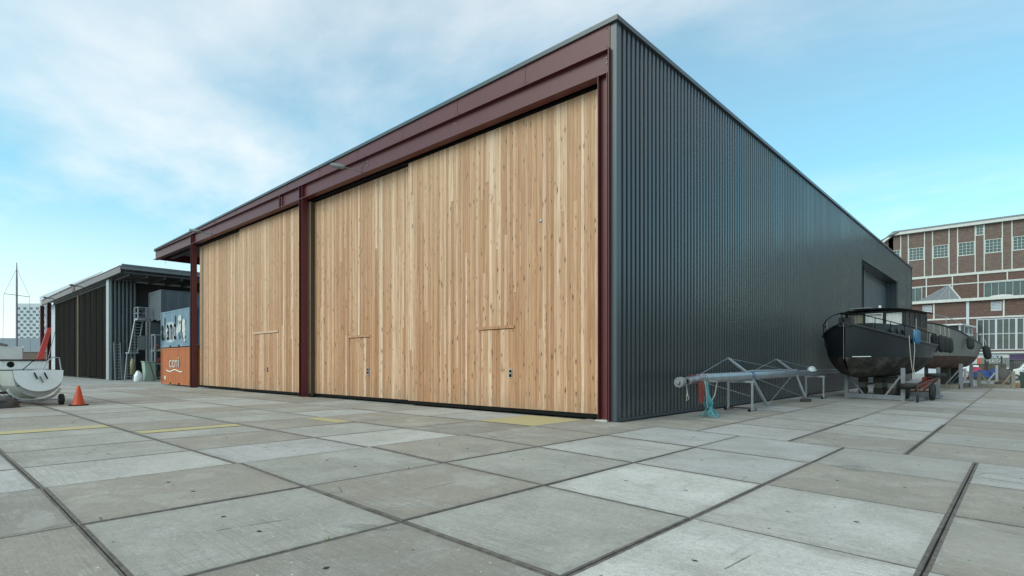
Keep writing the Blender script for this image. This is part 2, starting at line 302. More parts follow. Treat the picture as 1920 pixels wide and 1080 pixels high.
# ---------------------------------------------------------------- mesh building
ORG = {}
def tag(o, label=None, cat=None, group=None, kind=None):
    if label: o['label'] = label
    if cat: o['category'] = cat
    if group: o['group'] = group
    if kind: o['kind'] = kind
    return o
def link(name, data, parent=None, loc=(0, 0, 0)):
    o = bpy.data.objects.new(name, data); col.objects.link(o)
    po = ORG[parent.name] if parent else Vector((0, 0, 0))
    o.parent = parent; o.location = Vector(loc) - po; ORG[o.name] = Vector(loc)
    return o
def thing(name, label, cat, loc=(0, 0, 0), group=None):
    return tag(link(name, None, None, loc), label, cat, group)
class MB:
    def __init__(s): s.v = []; s.f = []; s.mi = []; s.k = 0; s.sm = []
    def add(s, vs, fs, smooth=False):
        b = len(s.v); s.v += [Vector(v) for v in vs]
        for f in fs: s.f.append([b+i for i in f]); s.mi.append(s.k); s.sm.append(smooth)
        return s
    def slot(s, k): s.k = k; return s
    def box(s, x0, x1, y0, y1, z0, z1, m=None):
        vs = [Vector((x, y, z)) for x in (x0, x1) for y in (y0, y1) for z in (z0, z1)]
        if m is not None: vs = [m @ v for v in vs]
        return s.add(vs, [(0, 1, 3, 2), (4, 6, 7, 5), (0, 4, 5, 1), (2, 3, 7, 6), (0, 2, 6, 4), (1, 5, 7, 3)])
    def bar(s, a, b, wd, hg=None, up=(0, 0, 1)):
        a, b = Vector(a), Vector(b); hg = hg or wd; d = (b-a).normalized(); up = Vector(up)
        if abs(d.dot(up)) > .98: up = Vector((0, 1, 0)) if abs(d.y) < .9 else Vector((1, 0, 0))
        r = d.cross(up).normalized(); u = r.cross(d)
        vs = [q + r*i*wd/2 + u*j*hg/2 for q in (a, b) for i in (-1, 1) for j in (-1, 1)]
        return s.add(vs, [(0, 1, 3, 2), (4, 6, 7, 5), (0, 4, 5, 1), (2, 3, 7, 6), (0, 2, 6, 4), (1, 5, 7, 3)])
    def tube(s, pts, rad, n=8, cap=True):
        pts = [Vector(q) for q in pts]; rr = rad if isinstance(rad, (list, tuple)) else [rad]*len(pts); rings = []; pu = None
        for i, q in enumerate(pts):
            d = (pts[min(i+1, len(pts)-1)] - pts[max(i-1, 0)]).normalized()
            if pu is None: u = d.orthogonal().normalized()
            else: u = (pu - d*pu.dot(d)); u = u.normalized() if u.length > 1e-6 else d.orthogonal().normalized()
            pu = u; r = d.cross(u); rings.append([q + (u*math.cos(2*math.pi*k/n) + r*math.sin(2*math.pi*k/n))*rr[i] for k in range(n)])
        vs = [v for g in rings for v in g]; fs = []
        for i in range(len(pts)-1):
            for k in range(n): fs.append((i*n+k, i*n+(k+1) % n, (i+1)*n+(k+1) % n, (i+1)*n+k))
        s.add(vs, fs, True)
        if cap: s.add(rings[0], [tuple(range(n))[::-1]]); s.add(rings[-1], [tuple(range(n))])
        return s
    def prism(s, poly, d):
        d = Vector(d); n = len(poly); a = [Vector(q) for q in poly]; vs = a + [q+d for q in a]
        return s.add(vs, [tuple(range(n))[::-1], tuple(range(n, 2*n))] + [(i, (i+1) % n, (i+1) % n+n, i+n) for i in range(n)])
    def grid(s, rows, closed=False, smooth=True):
        n = len(rows[0]); vs = [v for r in rows for v in r]; fs = []
        for i in range(len(rows)-1):
            for k in range(n if closed else n-1): fs.append((i*n+k, i*n+(k+1) % n, (i+1)*n+(k+1) % n, (i+1)*n+k))
        return s.add(vs, fs, smooth)
    def lathe(s, base, prof, n=20, axis='z', smooth=True):
        b = Vector(base); rows = []
        for r, h in prof:
            ring = []
            for k in range(n):
                a = 2*math.pi*k/n; c, q = r*math.cos(a), r*math.sin(a)
                ring.append(b + (Vector((c, q, h)) if axis == 'z' else Vector((h, c, q)) if axis == 'x' else Vector((q, h, c))))
            rows.append(ring)
        return s.grid(rows, True, smooth)
    def mesh(s, name, mats, org=(0, 0, 0), flip=True):
        me = bpy.data.meshes.new(name); o = Vector(org)
        me.from_pydata([v-o for v in s.v], [], s.f)
        for m in (mats if isinstance(mats, (list, tuple)) else [mats]): me.materials.append(m)
        me.polygons.foreach_set('material_index', s.mi); me.polygons.foreach_set('use_smooth', s.sm)
        if flip:
            bm = bmesh.new(); bm.from_mesh(me); bmesh.ops.recalc_face_normals(bm, faces=bm.faces); bm.to_mesh(me); bm.free()
        me.update(); return me
    def each(s, name, mats, parent):
        # one object for every box of this builder (8 vertices, 6 faces each)
        for k in range(0, len(s.v), 8):
            m = MB(); m.add(s.v[k:k+8], [(0, 1, 3, 2), (4, 6, 7, 5), (0, 4, 5, 1), (2, 3, 7, 6), (0, 2, 6, 4), (1, 5, 7, 3)]); m.build(name, mats, parent)
    def build(s, name, mats, parent=None, org=None):
        if org is None:
            if parent: org = ORG[parent.name]
            else:
                xs = [v.x for v in s.v]; ys = [v.y for v in s.v]; zs = [v.z for v in s.v]; org = Vector(((min(xs)+max(xs))/2, (min(ys)+max(ys))/2, min(zs)))
        return link(name, s.mesh(name, mats, org), parent, org)
def bevel(o, wdt=.01, seg=1):
    m = o.modifiers.new('bevel', 'BEVEL'); m.width = wdt; m.segments = seg; m.limit_method = 'ANGLE'; return o
def gz(x): return 0.0 if x <= 0 else -.027*min(x, 14)
def text_mesh(txt, size, mat, origin, xdir, zdir, parent, name='lettering', sx=1.0, depth=.004, bold=0.0):
    cu = bpy.data.curves.new('lettering_curve', 'FONT'); cu.body = txt; cu.size = size; cu.extrude = depth; cu.offset = bold; cu.align_x = 'CENTER'
    tmp = bpy.data.objects.new('lettering_tmp', cu); col.objects.link(tmp)
    dg = bpy.context.evaluated_depsgraph_get(); me = bpy.data.meshes.new_from_object(tmp.evaluated_get(dg)); bpy.data.objects.remove(tmp); bpy.data.curves.remove(cu)
    X = Vector(xdir).normalized(); Z = Vector(zdir).normalized(); Y = X.cross(Z)
    o0 = Vector(origin); po = ORG[parent.name] if parent else Vector()
    for v in me.vertices: v.co = o0 + X*v.co.x*sx + Z*v.co.y - Y*v.co.z*1.0 - po
    me.materials.clear(); me.materials.append(mat); me.name = name
    o = bpy.data.objects.new(name, me); col.objects.link(o); o.parent = parent; ORG[o.name] = po
    if parent: o.location = po - ORG[parent.name]
    return o

# ================================================================ GROUND
g = MB(); xs = [-1800, -400, -95, -41, 0, 14, 120, 1800]; ys = [-900, -60, -13.5, 0, 40, 90, 400, 1800]
g.grid([[Vector((x, y, gz(x)-.04)) for x in xs] for y in ys], smooth=False)
ground = tag(g.build('ground', M['far_ground'], org=(0, 0, 0)), kind='structure')
ba = MB(); bx = [-41, 0, 13.2]
ba.grid([[Vector((x, y, gz(x)-.028)) for x in bx] for y in (-13.6, 0.05)], smooth=False)
ba.grid([[Vector((x, y, gz(x)-.028)) for x in (0, 12.2)] for y in (.05, 41)], smooth=False)
pave = tag(ba.build('pavement', M['joint'], org=(0, 0, 0)), kind='structure')
PX, PY = 2.0, 2.26
def slabmesh(nm, rx, ry, gap=.012, seed=0):
    rs = random.Random(seed)
    m = MB(); a, b = PX/2-gap, PY/2-gap; ia, ib = a-rx, b-ry; z = 0; zi = .0
    o = [(-a, -b), (a, -b), (a, b), (-a, b)]; q = [(-ia, -ib), (ia, -ib), (ia, ib), (-ia, ib)]
    be = .006; oo = [(x*(1-be/abs(x)), y*(1-be/abs(y))) for x, y in o]
    vs = [(x, y, -.1) for x, y in o] + [(x, y, -be) for x, y in o] + [(x, y, 0) for x, y in oo] + [(x, y, 0) for x, y in q]
    m.slot(1)
    for r_ in (0, 4): m.add([vs[r_+i] for i in range(4)] + [vs[r_+4+i] for i in range(4)], [(i, (i+1) % 4, (i+1) % 4+4, i+4) for i in range(4)])
    m.add([vs[8+i] for i in range(4)] + [vs[12+i] for i in range(4)], [(i, (i+1) % 4, (i+1) % 4+4, i+4) for i in range(4)])
    m.slot(0); m.add(vs[12:], [(0, 1, 2, 3)])
    m.slot(2)
    for sx in (-1, 1):                        # lifting sockets, partly filled with dirt
        if rs.random() < .22: continue
        cx0, cy0 = sx*(.36+rs.uniform(-.07, .07)), .05*sx+rs.uniform(-.06, .06); n = 9; ra, rb = rs.uniform(.016, .036), rs.uniform(.012, .028)
        m.add([(cx0 + ra*math.cos(k*2*math.pi/n)*rs.uniform(.75, 1.2), cy0 + rb*math.sin(k*2*math.pi/n)*rs.uniform(.75, 1.2), .0025) for k in range(n)], [tuple(range(n))])
    bm = m.mesh(nm, [M['slab'], M['slab_edge'], M['joint']], flip=True); return bm
SL = [[slabmesh('slab', a, c_, .007, q*7+k) for q in range(6)] for k, (a, c_) in enumerate(((.009, .010), (.012, .042), (.038, .011), (.028, .032)))]
TONES = dict(tan=(.335, .292, .242), dark=(.292, .262, .222), green=(.388, .372, .330), grey=(.412, .394, .362), light=(.515, .495, .460), pale=(.620, .600, .560), blue=(.470, .460, .448))
# tone of the slabs one can pick out, by column (left edge 1.1 + 2 i) and row away from the hall
KNOWN = {(1, 3): 'green', (0, 3): 'tan', (-1, 3): 'green', (2, 3): 'pale', (3, 3): 'light', (2, 2): 'light', (1, 2): 'pale', (0, 2): 'green', (-1, 2): 'tan', (3, 2): 'tan',
         (1, 4): 'dark', (0, 4): 'green', (-1, 4): 'tan', (-2, 4): 'light', (-3, 4): 'green', (2, 4): 'pale', (0, 5): 'tan', (-1, 5): 'dark', (1, 1): 'blue', (0, 1): 'light', (-1, 1): 'tan', (2, 1): 'tan', (3, 1): 'tan',
         (-1, 0): 'tan', (0, 0): 'blue', (1, 0): 'blue', (2, 0): 'grey', (-2, 3): 'blue', (-3, 3): 'tan', (-2, 2): 'light', (-3, 2): 'grey'}
def put_slab(x, y, kind):
    o = link('slab', random.choice(SL[kind]), pave, (x, y, gz(x) + random.uniform(-.004, .004)))
    i_, j_ = round((x-2.1)/PX), round((.05-y)/PY-.5)
    tn = KNOWN.get((i_, j_)) if y < 0 else None
    tn = tn or random.choice(['tan', 'tan', 'dark', 'green', 'green', 'grey', 'grey', 'light', 'blue', 'blue'] if y < 0 else ['tan', 'tan', 'dark', 'green', 'grey', 'grey', 'blue'])
    k_ = random.uniform(.93, 1.07); o.color = tuple(v*k_ for v in TONES[tn]) + (1,)
    flip = random.random() < .5
    o.rotation_euler = (random.gauss(0, .0008), ((-1 if flip else 1)*math.atan(.027) if x > 0 else 0) + random.gauss(0, .001), (math.pi if flip else 0) + random.gauss(0, .0012))
far = MB()
for j in range(6):
    yc = .05 - PY*(j+.5)
    for i in range(27):
        xc = 12.1 - PX*i
        kind = (2 if xc > 6 else 3 if xc > 0 and j >= 1 else 3 if xc > -5 and j >= 2 else 1 if j in (3, 4) and xc < 2 else random.choice((0, 0, 1)))
        put_slab(xc, yc, kind)
for j in range(18):
    yc = .05 + PY*(j+.5)
    for i in range(6):
        put_slab(1.1 + PX*i, yc, 2 if j < 3 and i > 0 else 0)
# yellow paint on the slabs
def mark(name, poly, label):
    m = MB(); m.add([(x, y, gz(x)+.0085) for x, y in poly], [tuple(range(len(poly)))]); tag(m.build(name, M['yellow_paint'], pave), label)
mark('painted_marking', [(-2.88, -2.16), (-.93, -2.16), (-.93, -.10), (-2.88, -.10)], 'worn yellow painted slab in front of the wooden door')
mark('painted_marking', [(-8.85, -11.2), (-8.2, -11.2), (-8.2, -9.05), (-8.85, -9.05)], 'worn yellow painted stripe across the slabs')
mark('painted_marking', [(-8.84, -13.4), (-8.25, -13.4), (-8.25, -11.3), (-8.84, -11.3)], 'worn yellow painted stripe by the slab edge')
mark('painted_marking', [(-6.74, -8.9), (-6.2, -8.9), (-6.2, -6.8), (-6.74, -6.8)], 'thin worn yellow stripe on the slabs')
mark('painted_marking', [(-6.76, -4.95), (-5.1, -4.95), (-5.1, -4.5), (-6.76, -4.5)], 'small worn yellow patch on a slab')
# a few weeds in the joints
wd = MB()
for (x, y) in [(4.05, -8.96), (5.06, -8.2), (1.1, -7.4), (3.1, -9.8), (-.9, -10.2), (5.1, -6.1)]:
    for k in range(7):
        a = random.uniform(0, 6.28); l = random.uniform(.02, .05); p0 = Vector((x, y, gz(x)-.012)); d = Vector((math.cos(a)*l, math.sin(a)*l, .03)); s_ = Vector((-d.y, d.x, 0))*.25
        wd.add([p0-s_*.3, p0+s_*.3, p0+d+s_*.2, p0+d*1.15], [(0, 1, 2, 3)])
tag(wd.build('weeds', M['moss']), 'tiny green weeds growing in the slab joints', 'weeds', None, 'stuff')
# ================================================================ MAIN HALL
hall = thing('warehouse', 'big new hall with pale larch sliding doors and dark corrugated side wall', 'warehouse', (-16, 20, 0))
W, DEP = -31.0, 51.0
def rz(x): return 10.40 + .62*x/38.5            # roof edge height, falling to the far end
# --- corrugated panels on the +X wall
def corr(z0, z1, n=5, pitch=.225, depth=.06):
    prof = []
    for k in range(n):
        y = k*pitch; prof += [(0, y), (0, y+.045), (depth, y+.062), (depth, y+.172), (0, y+.190)]
    prof.append((0, n*pitch-.008)); prof.append((-.024, n*pitch-.008))
    m = MB(); m.grid([[Vector((x, y, z)) for x, y in prof] for z in (z0, z1)], smooth=False); return m
pan_full = corr(.09, 10.30).mesh('cladding_panel', M['slate'], flip=False); pan_top = corr(8.25, 10.30).mesh('cladding_panel', M['slate'], flip=False)
for me in (pan_full, pan_top):
    if me.polygons[0].normal.x < 0 and abs(me.polygons[0].normal.x) > .5: me.flip_normals()
CP = 1.125
O0, O1 = .04+26*CP, .04+38*CP
for k in range(45):
    y = .04 + k*CP; me = pan_top if O0-.01 <= y < O1-.01 else pan_full
    link('cladding_panel', me, hall, (-.05, y, 0))
b = MB(); b.box(-.06, .03, .10, O0, .015, .085).box(-.06, .03, O1, 51.0, .015, .085); b.each('base_trim', M['slate_flat'], hall)
b = MB(); b.prism([(-.168, -.02, .02), (.012, -.02, .02), (.012, .12, .02), (-.10, .12, .02), (-.10, .06, .02), (-.168, .06, .02)], (0, 0, 10.28)); b.build('corner_trim', M['slate_flat'], hall)
b = MB(); b.box(-.2, .012, 50.95, 51.06, .02, 10.30); b.build('corner_trim', M['slate_flat'], hall)
# backing wall and the other walls
b = MB(); b.box(-.16, -.075, .125, O0, 0, 10.25).box(-.16, -.075, O1, 50.94, 0, 10.25).box(-.16, -.075, O0, O1, 8.3, 10.25); b.each('inner_wall', M['soffit'], hall)
b = MB(); b.prism([(W, 50.9, 0), (-.2, 50.9, 0), (-.2, 50.9, 10.2), (W, 50.9, 9.75)], (0, .1, 0)); b.box(W, W+.1, .75, 50.88, 0, 9.6); b.build('wall', M['slate_flat'], hall)
# side recess with roller doors
b = MB(); b.box(-1.5, -.055, O0-.06, O0-.003, 0, 8.25).box(-1.5, -.055, O1+.003, O1+.06, 0, 8.25).box(-1.5, -.055, O0-.06, O1+.06, 8.19, 8.245); b.each('door_reveal', M['slate_flat'], hall)
b = MB(); b.box(.0, .03, O0-.06, O0, .09, 8.29).box(.0, .03, O1, O1+.06, .09, 8.29).box(0, .03, O0, O1, 8.21, 8.29); b.each('opening_trim', M['slate_flat'], hall)
def roller(y0, y1):
    m = MB(); n = 52; pr = []
    for k in range(n):
        z = .05 + k*7.7/n; pr += [(0, z), (.022, z+.03), (.022, z+.115), (0, z+.145)]
    m.grid([[Vector((-.72+x, y, z)) for x, z in pr] for y in (y0, y1)], smooth=False); m.build('roller_door', M['roller_grey'], hall)
roller(O0+.3, O0+3.6); roller(O0+4.15, O1-.3)
b = MB(); b.box(-.80, -.56, O0, O0+.28, 0, 8.18).box(-.80, -.54, O0+3.65, O0+4.1, 0, 8.18).box(-.80, -.56, O1-.28, O1, 0, 8.18).box(-.85, -.73, O0, O1, 7.7, 8.18); b.each('door_frame', M['slate_flat'], hall)
# roof, caps, soffit
b = MB(); b.prism([(-38.5, .06, rz(-38.5)-.22), (0-.06, .06, rz(0)-.10), (-.06, .06, rz(0)-.03), (-38.5, .06, rz(-38.5)-.06)], (0, 50.9, 0)); b.build('roof', M['roof_sheet'], hall)
b = MB(); b.prism([(-38.56, -.10, rz(-38.5)-.02), (.085, -.10, 10.396), (.085, -.10, 10.272), (-38.56, -.10, rz(-38.5)-.10)], (0, .15, 0)); b.build('roof_edge_cap', M['slate_flat'], hall)
b = MB(); b.box(-.05, .085, .0505, 51.1, 10.274, 10.395); b.build('roof_edge_cap', M['slate_flat'], hall)
b = MB(); b.box(-38.60, -38.48, .06, 51.0, 9.03, 9.70); b.build('roof_edge_beam', M['maroon'], hall)
for k in range(9):
    yk = .9 + k*2.2
    b = MB(); b.box(-38.45, W-.02, yk, yk+.14, 9.20, 9.50).box(-38.45, W-.02, yk-.06, yk+.20, 9.17, 9.199); b.build('purlin', M['soffit'], hall)
b = MB(); b.box(-38.45, W-.02, .2, 50, 9.51, 9.54); b.build('soffit', M['soffit'], hall)
# tapered fascia plates above the beam
seams = [-.17, -3.07, -6.04, -9.03, -12.0, -15.0, -18.0, -21.0, -24.0, -27.0, -30.0, -33.0, -36.0, -38.5]
for a, c in zip(seams, seams[1:]):
    x0, x1 = c+.006, a-.006
    b = MB(); b.prism([(x0, -.035, 9.622), (x1, -.035, 9.622), (x1, -.035, rz(x1)-.10), (x0, -.035, rz(x0)-.08)], (0, .05, 0)); o = b.build('fascia_panel', M['maroon'], hall)
    bb = MB()
    if rz(x0) > 9.95:
        for xx in (x0+.08, x1-.08):
            for zz_ in (9.72, rz(xx)-.22): bb.lathe((xx, -.035, zz_), [(.0, -.012), (.012, -.010), (.014, 0)], 6, 'y')
        tag(bb.build('rivets', M['maroon'], o), kind='stuff')
# main beam: an I section
BX0, BX1, BZ0, BZ1 = -38.55, -.175, 8.99, 9.62
b = MB(); b.box(BX0, BX1, -.13, .17, BZ1-.026, BZ1).box(BX0, BX1, -.13, .17, BZ0, BZ0+.026).box(BX0, BX1, .01, .026, BZ0+.026, BZ1-.026)
beam = b.build('steel_beam', M['maroon'], hall)
b = MB(); b.box(BX1, BX1+.022, -.132, .17, .02, BZ1+.01); b.build('end_plate', M['maroon'], beam)
for x in (-16.45, -16.72, -18.65, -18.73, -30.64, -30.90):
    b = MB(); b.box(x-.009, x+.009, -.122, .009, BZ0+.027, BZ1-.027); b.build('stiffener', M['maroon'], beam)
def bolt(x, z, par, y=.01): 
    m = MB(); m.lathe((x, y, z), [(.0, -.028), (.02, -.026), (.022, 0)], 6, 'y'); m.build('bolt', M['galv'], par)
for x, z in ((-.29, 9.45), (-.29, 9.31), (-11.35, 9.45), (-11.35, 9.31), (-6.2, 9.44), (-34.6, 9.42), (-34.6, 9.34)): bolt(x, z, beam)
for k in range(6): bolt(-18.61, 9.10+k*.08, beam, -.03)
# columns: H sections, open channel to the front
def column(xr, wd_=.29, y0=-.125, y1=.165):
    m = MB(); m.box(xr-.018, xr, y0, y1, 0, BZ0).box(xr-wd_, xr-wd_+.018, y0, y1, 0, BZ0).box(xr-wd_+.018, xr-.018, .02, .034, 0, BZ0)
    o = m.build('column', M['maroon'], hall); p_ = MB(); p_.box(xr-wd_-.05, xr+.05, y0-.03, y1+.04, .002, .022); p_.build('base_plate', M['maroon'], o)
column(-.205); column(-16.43); column(-30.62)
# --- larch doors
BOX = MB().box(-.5, .5, -.5, .5, 0, 1).mesh('plank', M['larch'])
def plank(par, x0, x1, y, z0, z1, d=.035):
    o = link('plank', BOX, par, ((x0+x1)/2, y, z0)); o.scale = (x1-x0, d, z1-z0); return o
def boards(par, X0, X1, y, z0, z1, holes=(), split=.3, wmin=.095, wmax=.185):
    x = X0
    while x < X1-.02:
        wd_ = random.uniform(wmin, wmax); xe = min(X1, x+wd_)
        if X1-xe < .07: xe = X1
        for h0, h1, _ in holes:                     # break boards exactly at a door's edge
            for e in (h0, h1):
                if x < e-.03 < xe-.03 and abs(xe-e) > .001 and x < e < xe: xe = e
        zb = z0
        for h0, h1, hz_ in holes:
            if x >= h0-.001 and xe <= h1+.001: zb = hz_
        cuts = [zb, z1]
        if random.random() < split and z1-zb > 3: cuts.insert(1, random.uniform(zb+1.2, z1-1.2))
        for a, c in zip(cuts, cuts[1:]):
            plank(par, x+.0022, xe-.0022, y + random.uniform(-.004, .004), a, c-.003)
        x = xe
def sliding(X0, X1, y, ztop, holes, split, wr=(.08, .14)):
    m = MB(); hs = sorted(holes); xx = X0
    for h0, h1, hz_ in hs: m.box(xx, h0, y+.02, y+.14, .13, ztop-.02); m.box(h0, h1, y+.02, y+.14, hz_, ztop-.02); xx = h1
    m.box(xx, X1, y+.02, y+.14, .13, ztop-.02)
    d = m.build('sliding_door', M['worn_wood'], hall)
    r = MB(); xx = X0+.02
    for h0, h1, hz_ in hs: r.box(xx, h0-.012, y+.01, y+.13, .02, .128); xx = h1+.012
    r.box(xx, X1-.02, y+.01, y+.13, .02, .128); r.each('bottom_seal', M['black'], d)
    boards(d, X0, X1, y, .14, ztop, holes, split, *wr); return d
def wicket(X0, X1, y, ztop, lockx):
    m = MB(); m.box(X0+.012, X1-.012, y+.02, y+.12, .125, ztop-.05); d = m.build('wicket_door', M['worn_wood'], hall)
    r = MB(); r.box(X0+.012, X1-.012, y+.01, y+.13, .02, .122); r.build('bottom_seal', M['black'], d)
    boards(d, X0+.020, X1-.022, y+.008, .14, ztop-.02, (), 0, .14, .22)
    l = MB(); l.box(X0-.05, X1+.05, y-.05, y-.022, ztop-.005, ztop+.085); o = l.build('lintel', M['larch'], d)
    k = MB(); k.box(lockx-.07, lockx+.07, y-.028, y-.018, 1.06, 1.34); lk = k.build('lock_plate', M['galv'], d)
    k = MB(); k.box(lockx-.05, lockx+.05, y-.036, y-.029, 1.09, 1.18).box(lockx-.05, lockx+.05, y-.036, y-.029, 1.23, 1.31); k.each('lock_recess', M['black'], lk)
    k = MB(); k.tube([(lockx-.05, y-.045, 1.205), (lockx+.06, y-.045, 1.205)], .012, 6); k.build('handle', M['galv'], lk)
yF, yB = .33, .52
sliding(-9.14, -.70+.20, yF, 8.93, [(-5.36, -3.86, 2.60)], .42); wicket(-5.36, -3.86, yF, 2.60, -3.98)
sliding(-16.21-.35, -9.05, yB, 8.93, [(-13.5, -11.95, 2.60)], .28, (.09, .15)); wicket(-13.5, -11.95, yB, 2.60, -12.08)
sliding(-24.49, -17.0, yF, 8.96, [(-22.55, -19.75, 3.08)], .05, (.10, .18)); wicket(-22.55, -19.75, yF, 3.08, -20.93)
sliding(-31.15, -24.4, yB, 8.96, [], .05, (.11, .19))
jb = MB(); jb.box(-17.0, -16.42, .30, .42, .02, 8.95).box(-16.9, -16.42, .42, .47, .02, 8.95); o = jb.build('jamb', M['worn_wood'], hall)
plank(o, -16.74, -16.58, .285, .14, 8.93); plank(o, -16.575, -16.43, .285, .14, 8.93)
b = MB(); b.box(-31.1, -.47, .30, .95, 8.97, 9.0).box(-31.1, -.5, .92, .96, 8.2, 8.97); b.build('door_track', M['black'], hall)
b = MB(); b.box(-31.1, -.5, .90, .95, 0, 8.97); b.build('inner_lining', M['soffit'], hall)
b = MB(); b.lathe((-2.77, yF-.02, 5.70), [(0, -.03), (.03, -.03), (.055, -.012), (.055, 0)], 12, 'y'); b.build('eyelet', M['galv'], hall)
# flood lamps on the beam
def lamp(x, z, y=-.13):
    m = MB(); A = Vector((x, y, z)); B = A + Vector((-.25, -.62, .10))
    m.tube([A, A+Vector((-.02, -.12, .0)), B], .022, 8); o = m.build('floodlight', M['lamp_body'], hall)
    h_ = MB(); d = Vector((-.55, -.55, .12)).normalized(); C = B; D = B + d*.55
    h_.tube([C, C+d*.1, C+d*.3, D], [.05, .09, .10, .07], 10); h_.build('lamp_head', M['lamp_body'], o)
    c_ = MB(); c_.tube([A+Vector((.02, 0, 0)), A+Vector((.06, -.08, .10)), A+Vector((.10, .06, .33)), A+Vector((.05, .09, .72))], .007, 5); c_.build('cable', M['black'], o)
lamp(-11.5, 9.03); lamp(-27.2, 9.04)
m = MB(); m.tube([(.05, 34.8, 10.1), (.25, 34.6, 10.28), (.8, 34.2, 10.42)], .03, 8); o = m.build('floodlight', M['lamp_body'], hall)
m = MB(); m.tube([(.75, 34.2, 10.40), (1.35, 33.9, 10.55)], [.09, .06], 8); m.build('lamp_head', M['lamp_body'], o)
b = MB(); b.box(-.52, -.17, -.2, .12, -.03, .045); b.build('concrete_footing', M['slab'], hall)
b = MB(); b.tube([(-37.0, .3, 9.1), (-36.9, .2, 8.75), (-36.6, .1, 8.45)], .008, 5); b.build('cable', M['black'], hall)

# ================================================================ OLD SHED
old = thing('old_shed', 'older dark shed with tarred wooden doors and faded maroon fascia', 'shed', (-70, 10, 0))
OX0, OX1 = -90.4, -50.0
b = MB(); b.box(OX0, OX1, .42, .46, 9.42, 9.98); o = b.build('fascia_beam', M['old_fascia'], old)
b = MB(); b.box(OX0, OX1, .38, .56, 9.98, 10.03); b.build('flange', M['maroon'], o)
b = MB(); b.box(OX0, OX1, .38, .56, 9.37, 9.42); b.build('flange', M['soffit'], o)
b = MB(); b.box(-70.2, -69.0, .36, .415, 9.425, 9.975); b.build('joint_plate', M['maroon'], o)
b = MB(); b.prism([(OX0-.6, .62, 9.9), (OX1+.1, .62, 10.0), (OX1+.1, .62, 10.10), (OX0-.6, .62, 10.62)], (0, 45, 0)); b.build('roof', M['roof_sheet'], old)
b = MB(); b.prism([(OX0-.6, .30, 10.62), (OX1-6, .30, 10.16), (OX1-6, .30, 10.10), (OX0-.6, .30, 10.04)], (0, .05, 0)); b.build('clear_wind_board', M['lilac'], old)
b = MB(); b.box(OX1-.05, OX1+.06, .50, 30, 9.72, 10.12); o = b.build('eave_trim', M['old_grey'], old)
b = MB(); b.box(OX1-.03, OX1+.1, .52, 30, 10.13, 10.17); b.build('eave_lip', M['galv'], o)
b = MB(); b.box(OX1-4.9, OX1-.06, .66, 30, 9.40, 9.52); b.build('soffit', M['soffit'], old)
for k in range(6):
    b = MB(); b.box(OX1-4.9, OX1-.08, 1.0+k*1.4, 1.12+k*1.4, 9.18, 9.395); b.build('purlin', M['soffit'], old)
for x in (-90.6, -85.4):
    b = MB(); b.box(x-.28, x+.28, .30, .36, 0, 9.36).box(x-.28, x+.28, .66, .72, 0, 9.36).box(x-.03, x+.03, .36, .66, 0, 9.36); b.build('column', M['maroon'], old)
b = MB(); b.box(-90.2, -85.8, 1.3, 1.36, 0, 9.4); b.build('pale_panel', M['lilac'], old)
# tarred doors: leaves with battens
for (x0, x1, yy) in ((-84.6, -70.6, 1.05), (-69.0, -57.2, .95)):
    b = MB(); b.box(x0, x1, yy, yy+.10, .15, 9.05); d = b.build('tarred_door', M['tarred'], old)
    n = 14
    for k in range(n):
        xa = x0 + (x1-x0)*k/n; e = MB(); e.box(xa+.02, xa+(x1-x0)/n-.02, yy-.03-.012*(k % 3), yy-.002, .16, 9.04); e.build('plank', M['tarred'], d)
for x in (-70.0, -56.8):
    b = MB(); b.box(x-.42, x+.42, .86, 1.2, .05, 9.2); b.build('door_post', M['worn_wood'], old)
b = MB(); b.box(-85, -56.3, .9, 1.3, 9.06, 9.36); b.build('door_head', M['soffit'], old)
b = MB(); b.box(-55.95, -55.0, .62, .72, 0, 9.36); b.build('corner_trim', M['galv'], old)
b = MB(); n = 7; pr = []
for k in range(n):
    y = .74 + k*.31; pr += [(-55.0, y), (-54.93, y+.05), (-54.93, y+.13), (-55.28, y+.17), (-55.28, y+.27)]
b.grid([[Vector((x, y, z)) for x, y in pr] for z in (0, 9.38)], smooth=False); b.build('ribbed_wall', M['old_grey'], old)
b = MB(); b.box(-90, -55.3, 1.5, 1.6, 0, 9.4).box(-56.4, -56.2, 2.9, 30, 0, 9.38); b.each('inner_wall', M['soffit'], old)
def oldlamp(x):
    m = MB(); m.tube([(x, .3, 9.2), (x+.1, -.2, 9.35), (x+.25, -1.0, 9.4)], [.04, .05, .12], 6); m.build('floodlight', M['lamp_body'], old)
oldlamp(-78.5); oldlamp(-63)

